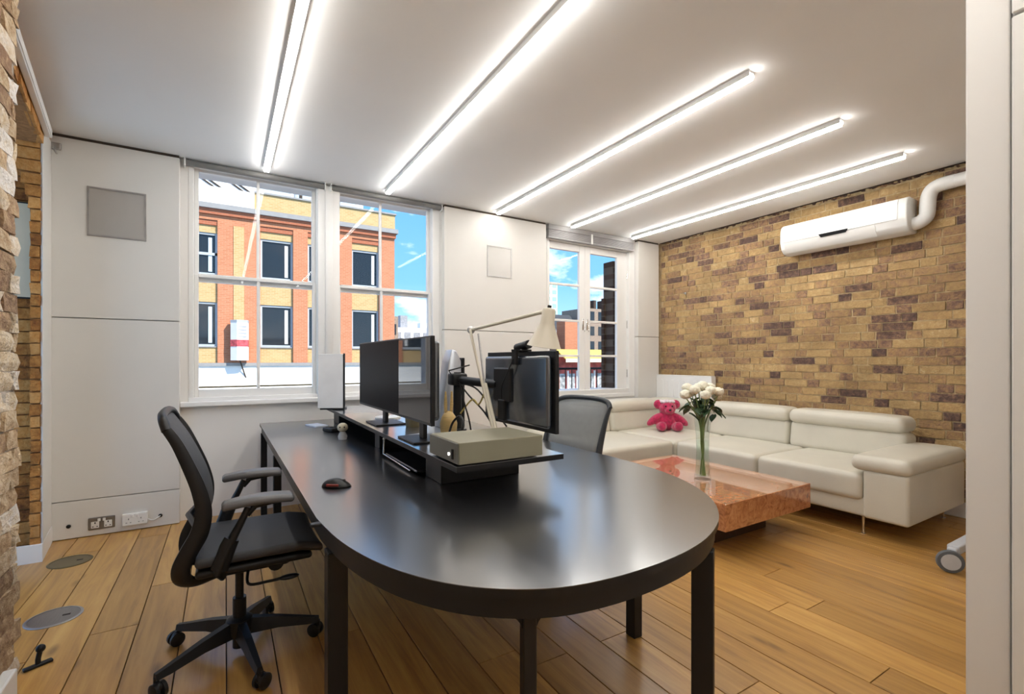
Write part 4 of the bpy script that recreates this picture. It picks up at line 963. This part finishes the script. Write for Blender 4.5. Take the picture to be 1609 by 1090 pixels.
# rolling stand half hidden by the partition
rsd = thing('rolling_stand', 'grey wheeled stand with a pale foot bar, half hidden by the white door post', 'stand', (3.985, 1.055, 0))
gm = mat('stand_grey', (0.55, 0.57, 0.60), 0.4); gd = mat('tyre_grey', (0.12, 0.13, 0.14), 0.6)
bx('foot_bar', gm, rsd, -0.285, 0.30, -0.03, 0.03, 0.10, 0.15, 0.008, 2)
bx('upright', gm, rsd, 0.10, 0.14, -0.02, 0.02, 0.145, 0.52, 0.004, 1)
pass
for x in (-0.33, 0.30):
    b = B(); b.lathe([(0.03, -0.016), (0.062, -0.014), (0.066, -0.006), (0.066, 0.006), (0.062, 0.014), (0.03, 0.016)], (x, 0.0, 0.066), 26, (-0.85, -0.5, 0)); w = obj('castor_wheel', b, gd, rsd, smooth=True)
    b = B(); b.lathe([(0.046, -0.019), (0.046, 0.019)], (x, 0.0, 0.066), 22, (-0.85, -0.5, 0)); obj('hub_disc', b, gm, w, smooth=True)
    b = B(); b.box(x+0.022, x+0.06, -0.024, 0.024, 0.055, 0.14, 0.01, 2); obj('castor_fork', b, gm, rsd, smooth=True)

# ------------------------------------------------------------------ outside: balcony rail, street, buildings
br_ = thing('balcony_railing', 'black metal balcony railing outside the French window', 'railing', (3.9, 5.25, 0.35))
bx('top_rail', black_metal, br_, -0.8, 1.2, -0.02, 0.02, 0.77, 0.80, 0.004, 1); bx('bottom_rail', black_metal, br_, -0.8, 1.2, -0.015, 0.015, 0.05, 0.075)
for k in range(18):
    b = B(); b.tube([(-0.78+k*0.115, 0, 0.0 if k % 6 == 0 else 0.07), (-0.78+k*0.115, 0, 0.77)], 0.007, 6); obj('baluster', b, black_metal, br_)
struct(bx('balcony_slab', mat('stone_pale', (0.6, 0.57, 0.52), 0.8), None, 3.0, 5.3, 4.86, 5.35, 0.25, 0.35))
struct(bx('street', mat('asphalt', (0.16, 0.16, 0.165), 0.9, var=0.2), None, -90, 140, 4.9, 180, -8.3, -8.0), 'street below')
GZ = -8.0
red = far_brick('red_brick', (0.50, 0.205, 0.108), (0.44, 0.165, 0.083), (0.50, 0.27, 0.17)); yel = far_brick('yellow_brick', (0.52, 0.355, 0.165), (0.45, 0.295, 0.125), (0.54, 0.42, 0.25))
red_dark = far_brick('red_cornice', (0.40, 0.13, 0.07), (0.36, 0.11, 0.06), (0.40, 0.2, 0.12))
stone = mat('white_stone', (0.84, 0.82, 0.78), 0.8, var=0.04, scale=2); lead = mat('ledge_grey', (0.27, 0.26, 0.25), 0.7)
win_grey = mat('window_grey_frame', (0.42, 0.45, 0.47), 0.5); dark_pane = mat('dark_pane', (0.018, 0.022, 0.026), 0.06, spec=0.6); pale_pane = mat('pale_pane', (0.55, 0.66, 0.74), 0.1, var=0.1, scale=0.8)
roof_white = mat('roof_white', (0.80, 0.80, 0.80), 0.5, var=0.03)
FY = 25.0
ob = thing('office_building', 'red and yellow brick office building across the street with grey windows', 'building', (3.0, FY, GZ))
def op(name, m, x0, x1, y0, y1, z0, z1, par=None, bev=0): return bx(name, m, par or ob, x0-3.0, x1-3.0, y0-FY, y1-FY, z0-GZ, z1-GZ, bev, 1)
op('core_wall', yel, -9, 7.70, 25.35, 36, GZ, 8.35)
bays = [(-8.05, -6.65), (-5.95, -4.55), (-3.85, -2.45), (-1.72, -0.30), (1.40, 2.80), (3.45, 4.85), (5.55, 6.95)]
edges = [-9.0]+[e for p in bays for e in p]+[7.76]
for k in range(0, len(edges), 2):
    op('pilaster', red, edges[k], edges[k+1], 25.0, 25.4, 1.14, 7.75)
op('yellow_strip', yel, 0.32, 0.74, 24.97, 25.0, 1.5, 7.35)
for i, (x0, x1) in enumerate(bays):
    op('spandrel', yel, x0, x1, 25.14, 25.4, 3.86, 5.08); op('spandrel', yel, x0, x1, 25.14, 25.4, 1.14, 1.88)
    op('lintel', yel, x0, x1, 25.14, 25.4, 6.96, 7.30); op('frieze', red_dark, x0, x1, 25.06, 25.4, 7.30, 7.52); op('frieze', red, x0, x1, 25.0, 25.4, 7.52, 7.75)
    for z0, z1 in ((1.88, 3.86), (5.08, 6.96)):
        f = B(); k = 0.09
        X0, X1, Z0, Z1 = x0-3, x1-3, z0-GZ, z1-GZ
        f.box(X0, X1, 0.2, 0.3, Z0, Z0+k); f.box(X0, X1, 0.2, 0.3, Z1-k, Z1); f.box(X0, X0+k, 0.2, 0.3, Z0+k, Z1-k); f.box(X1-k, X1, 0.2, 0.3, Z0+k, Z1-k)
        if i == 3 and z0 > 4: f.box(X0, X1, 0.2, 0.3, (Z0+Z1)/2-0.06, (Z0+Z1)/2+0.06)
        w = obj('window', f, win_grey, ob)
        bx('window_pane', dark_pane, w, X0+k, X1-k, 0.27, 0.29, Z0+k, Z1-k)
        bx('blind_strip', stone if i != 3 else pale_pane, w, X1-k-0.26, X1-k-0.12, 0.24, 0.27, Z0+0.16, Z1-0.2)
        bx('sill', lead, w, X0, X1, 0.08, 0.3, Z0-0.05, Z0)
op('cornice', red_dark, -9, 7.80, 24.86, 25.4, 7.75, 7.98); op('cornice_top', lead, -9, 7.88, 24.72, 25.4, 7.98, 8.20)
op('parapet', yel, 1.15, 7.78, 24.98, 25.4, 8.20, 9.0); op('coping', lead, 1.15, 7.84, 24.90, 25.45, 9.0, 9.08)
op('white_cornice', stone, -9, 1.15, 24.80, 25.6, 8.20, 8.95)
op('stone_ledge', lead, -9, 7.85, 24.85, 25.4, 1.0, 1.14); op('stone_band', stone, -9, 7.80, 24.95, 25.4, 0.10, 1.0); op('shop_fascia', stone, -9, 7.8, 24.7, 25.4, -0.5, 0.02); op('lower_wall', stone, -9, 7.76, 25.0, 25.4, GZ, -0.5)
for x0, x1 in ((-1.5, -0.5), (1.5, 3.6)): op('dark_opening', dark_pane, x0, x1, 24.66, 24.7, -0.35, -0.02)
# sloping glazed roof over the left part
b = B(); b.prism([(25.2, 8.95), (26.0, 11.4), (28.5, 11.4), (28.5, 8.95)], lambda y, z, k: Vector((-12.0 if k == 0 else -1.75, y-FY, z-GZ))); obj('roof_slope', b, roof_white, ob)
for k in range(11):
    for dx in (0.0, 0.28):
        x = -11.6+k*1.15+dx
        b = B(); xb = min(x+0.9, 1.15); b.tube([(x-5.2, 0.93, 11.25-GZ), (x-2.1, 0.165, 8.99-GZ)], 0.04, 6); obj('roof_rib', b, shadow_dark, ob)
op('attic', roof_white, 1.3, 6.6, 27.0, 33, 9.0, 11.0)
for x0, x1 in ((1.45, 2.9), (3.1, 3.9), (4.1, 4.8), (5.3, 6.2)):
    f = op('attic_window', win_grey, x0, x1, 26.92, 27.0, 9.15, 10.8); op('attic_pane', pale_pane, x0+0.06-0, x1-0.06, 26.90, 26.92, 9.22, 10.74, None).parent = f
op('attic_post', shadow_dark, 3.3, 3.45, 26.86, 26.9, 9.1, 10.9)
# projecting sign box on the facade
sg = thing('hanging_sign', 'white and red box sign bracketed to the brick facade across the street', 'sign', (0.56, 24.55, 1.25))
b = B(); b.prism([(-0.36, 0.0), (-0.12, -0.26), (0.30, -0.22), (0.36, 0.30), (-0.36, 0.30)], lambda x, y, k: Vector((x, y, 0 if k == 0 else 1.75))); obj('box', b, stone, sg)
b = B(); b.prism([(-0.37, 0.0), (-0.125, -0.275), (0.305, -0.235), (0.37, 0.28), (-0.37, 0.28)], lambda x, y, k: Vector((x, y, 0.62 if k == 0 else 0.92))); obj('red_band', b, mat('sign_red', (0.55, 0.08, 0.09), 0.5, var=0.5, scale=9), sg)
b = B(); b.prism([(-0.37, 0.0), (-0.125, -0.27), (0.305, -0.23), (0.37, 0.28), (-0.37, 0.28)], lambda x, y, k: Vector((x, y, 1.70 if k == 0 else 1.80))); obj('cap', b, win_grey, sg)
b = B(); b.tube([(0.0, 0.1, 0.02), (0.25, 0.42, -0.8)], 0.03, 6); b.tube([(0.0, 0.30, 1.0), (0.0, 0.5, 1.0)], 0.05, 6); obj('bracket', b, shadow_dark, sg)
for k in range(4):
    bx('lettering_bar', mat('sign_grey', (0.45, 0.42, 0.48), 0.6), sg, -0.07, 0.26, -0.262+0.0, -0.24, 1.05+k*0.15, 1.11+k*0.15)

# houses seen through the French window
def tower(name, label, x, y, w, d, z1, m, wins=None, wm=dark_pane):
    t = thing(name, label, 'building', (x, y, GZ)); bx('walls', m, t, -w/2, w/2, 0, d, 0, z1-GZ)
    if wins:
        nx, nz, za, zb = wins
        for i in range(nx):
            for j in range(nz):
                cx = -w/2+w*(i+0.5)/nx; cz = za-GZ+(zb-za)*(j+0.5)/nz; ww = w/nx*0.32; hh = (zb-za)/nz*0.3
                bx('window', wm, t, cx-ww, cx+ww, -0.06, 0.02, cz-hh, cz+hh)
    return t
grey_wall = mat('grey_render', (0.30, 0.30, 0.31), 0.8, var=0.2); brown_wall = mat('brown_render', (0.30, 0.22, 0.16), 0.85, var=0.25)
tower('white_tower_block', 'tall white and pale green tower block far behind the French window', 66.6, 92, 3.6, 6, 19.6, mat('tower_white', (0.80, 0.86, 0.80), 0.7, var=0.05), (2, 16, -6, 20), mat('tower_green', (0.30, 0.52, 0.42), 0.5))
t = tower('slate_roof_house', 'distant grey house with dark slate roof beyond the French window', 44.5, 60, 8, 6, 6.2, grey_wall, (4, 3, -2, 6))
b = B(); b.prism([(-4.2, 0), (4.2, 0), (2.4, 2.2), (-2.0, 2.2)], lambda x, z, k: Vector((x, -0.2 if k == 0 else 6.2, z+6.2-GZ))); obj('roof', b, mat('slate', (0.06, 0.065, 0.075), 0.7), t)
t = tower('brown_house', 'distant brown-grey house stepping up beside the dark brick reveal', 52, 58, 7, 6, 9.5, brown_wall, (3, 4, 0, 9.5))
for k in range(3): bx('chimney', dark_brick, t, -2.4+k*1.6, -1.9+k*1.6, 1, 2, 9.5-GZ, 11-GZ)
tower('orange_brick_house', 'narrow orange brick house end behind the yellow awning', 30.0, 38, 1.6, 1.4, 5.2, red)
tower('low_terrace', 'low brown terrace behind the orange brick house', 29.2, 39.5, 9.0, 5, 3.9, brown_wall, (6, 2, 0.5, 3.8))
sp = tower('shop_row', 'red shopfront row with colourful windows below the yellow awning', 27.5, 31, 9.0, 4, 1.9, mat('shop_red', (0.42, 0.07, 0.05), 0.6, var=0.6, scale=1.5), (9, 1, -1.6, 0.6), mat('shop_glass', (0.35, 0.35, 0.34), 0.3, var=0.8, scale=3.0))
for k in range(10): bx('pier', stone if k % 3 else red_dark, sp, -4.45+k*0.95, -4.3+k*0.95, -0.1, 0, -2-GZ, 0.4-GZ)
aw = thing('shop_awning', 'long yellow awning over the red shopfronts across the street', 'awning', (27.5, 30.6, 1.3))
b = B(); b.prism([(-0.9, 0.0), (-0.9, 0.08), (0.35, 0.85), (0.35, 0.75)], lambda y, z, k: Vector((-4.6 if k == 0 else 4.6, y, z))); obj('canvas', b, mat('awning_yellow', (0.80, 0.55, 0.10), 0.7, var=0.15), aw)
bx('valance', mat('awning_cream', (0.85, 0.75, 0.5), 0.7), aw, -4.6, 4.6, -0.93, -0.9, -0.2, 0.08)
wb = tower('white_terrace', 'distant white rooftops low beside the office building corner', 17.5, 50, 8.5, 6, 4.8, roof_white, (8, 3, 0, 4.6), grey_wall)
for k, (x, h) in enumerate(((-3.2, 0.9), (-1.0, 1.4), (1.3, 0.7))): bx('chimney', roof_white if k != 1 else grey_wall, wb, x, x+0.8, 1, 2, 4.8-GZ, 4.8+h-GZ)
tower('grey_gable_house', 'small grey-brown house beside the office building corner', 12.9, 44, 2.2, 5, 5.4, brown_wall, (2, 3, 0, 5))
print('objects', len(bpy.data.objects), 'tris', sum(len(o.data.polygons) for o in bpy.data.objects if o.type == 'MESH'))
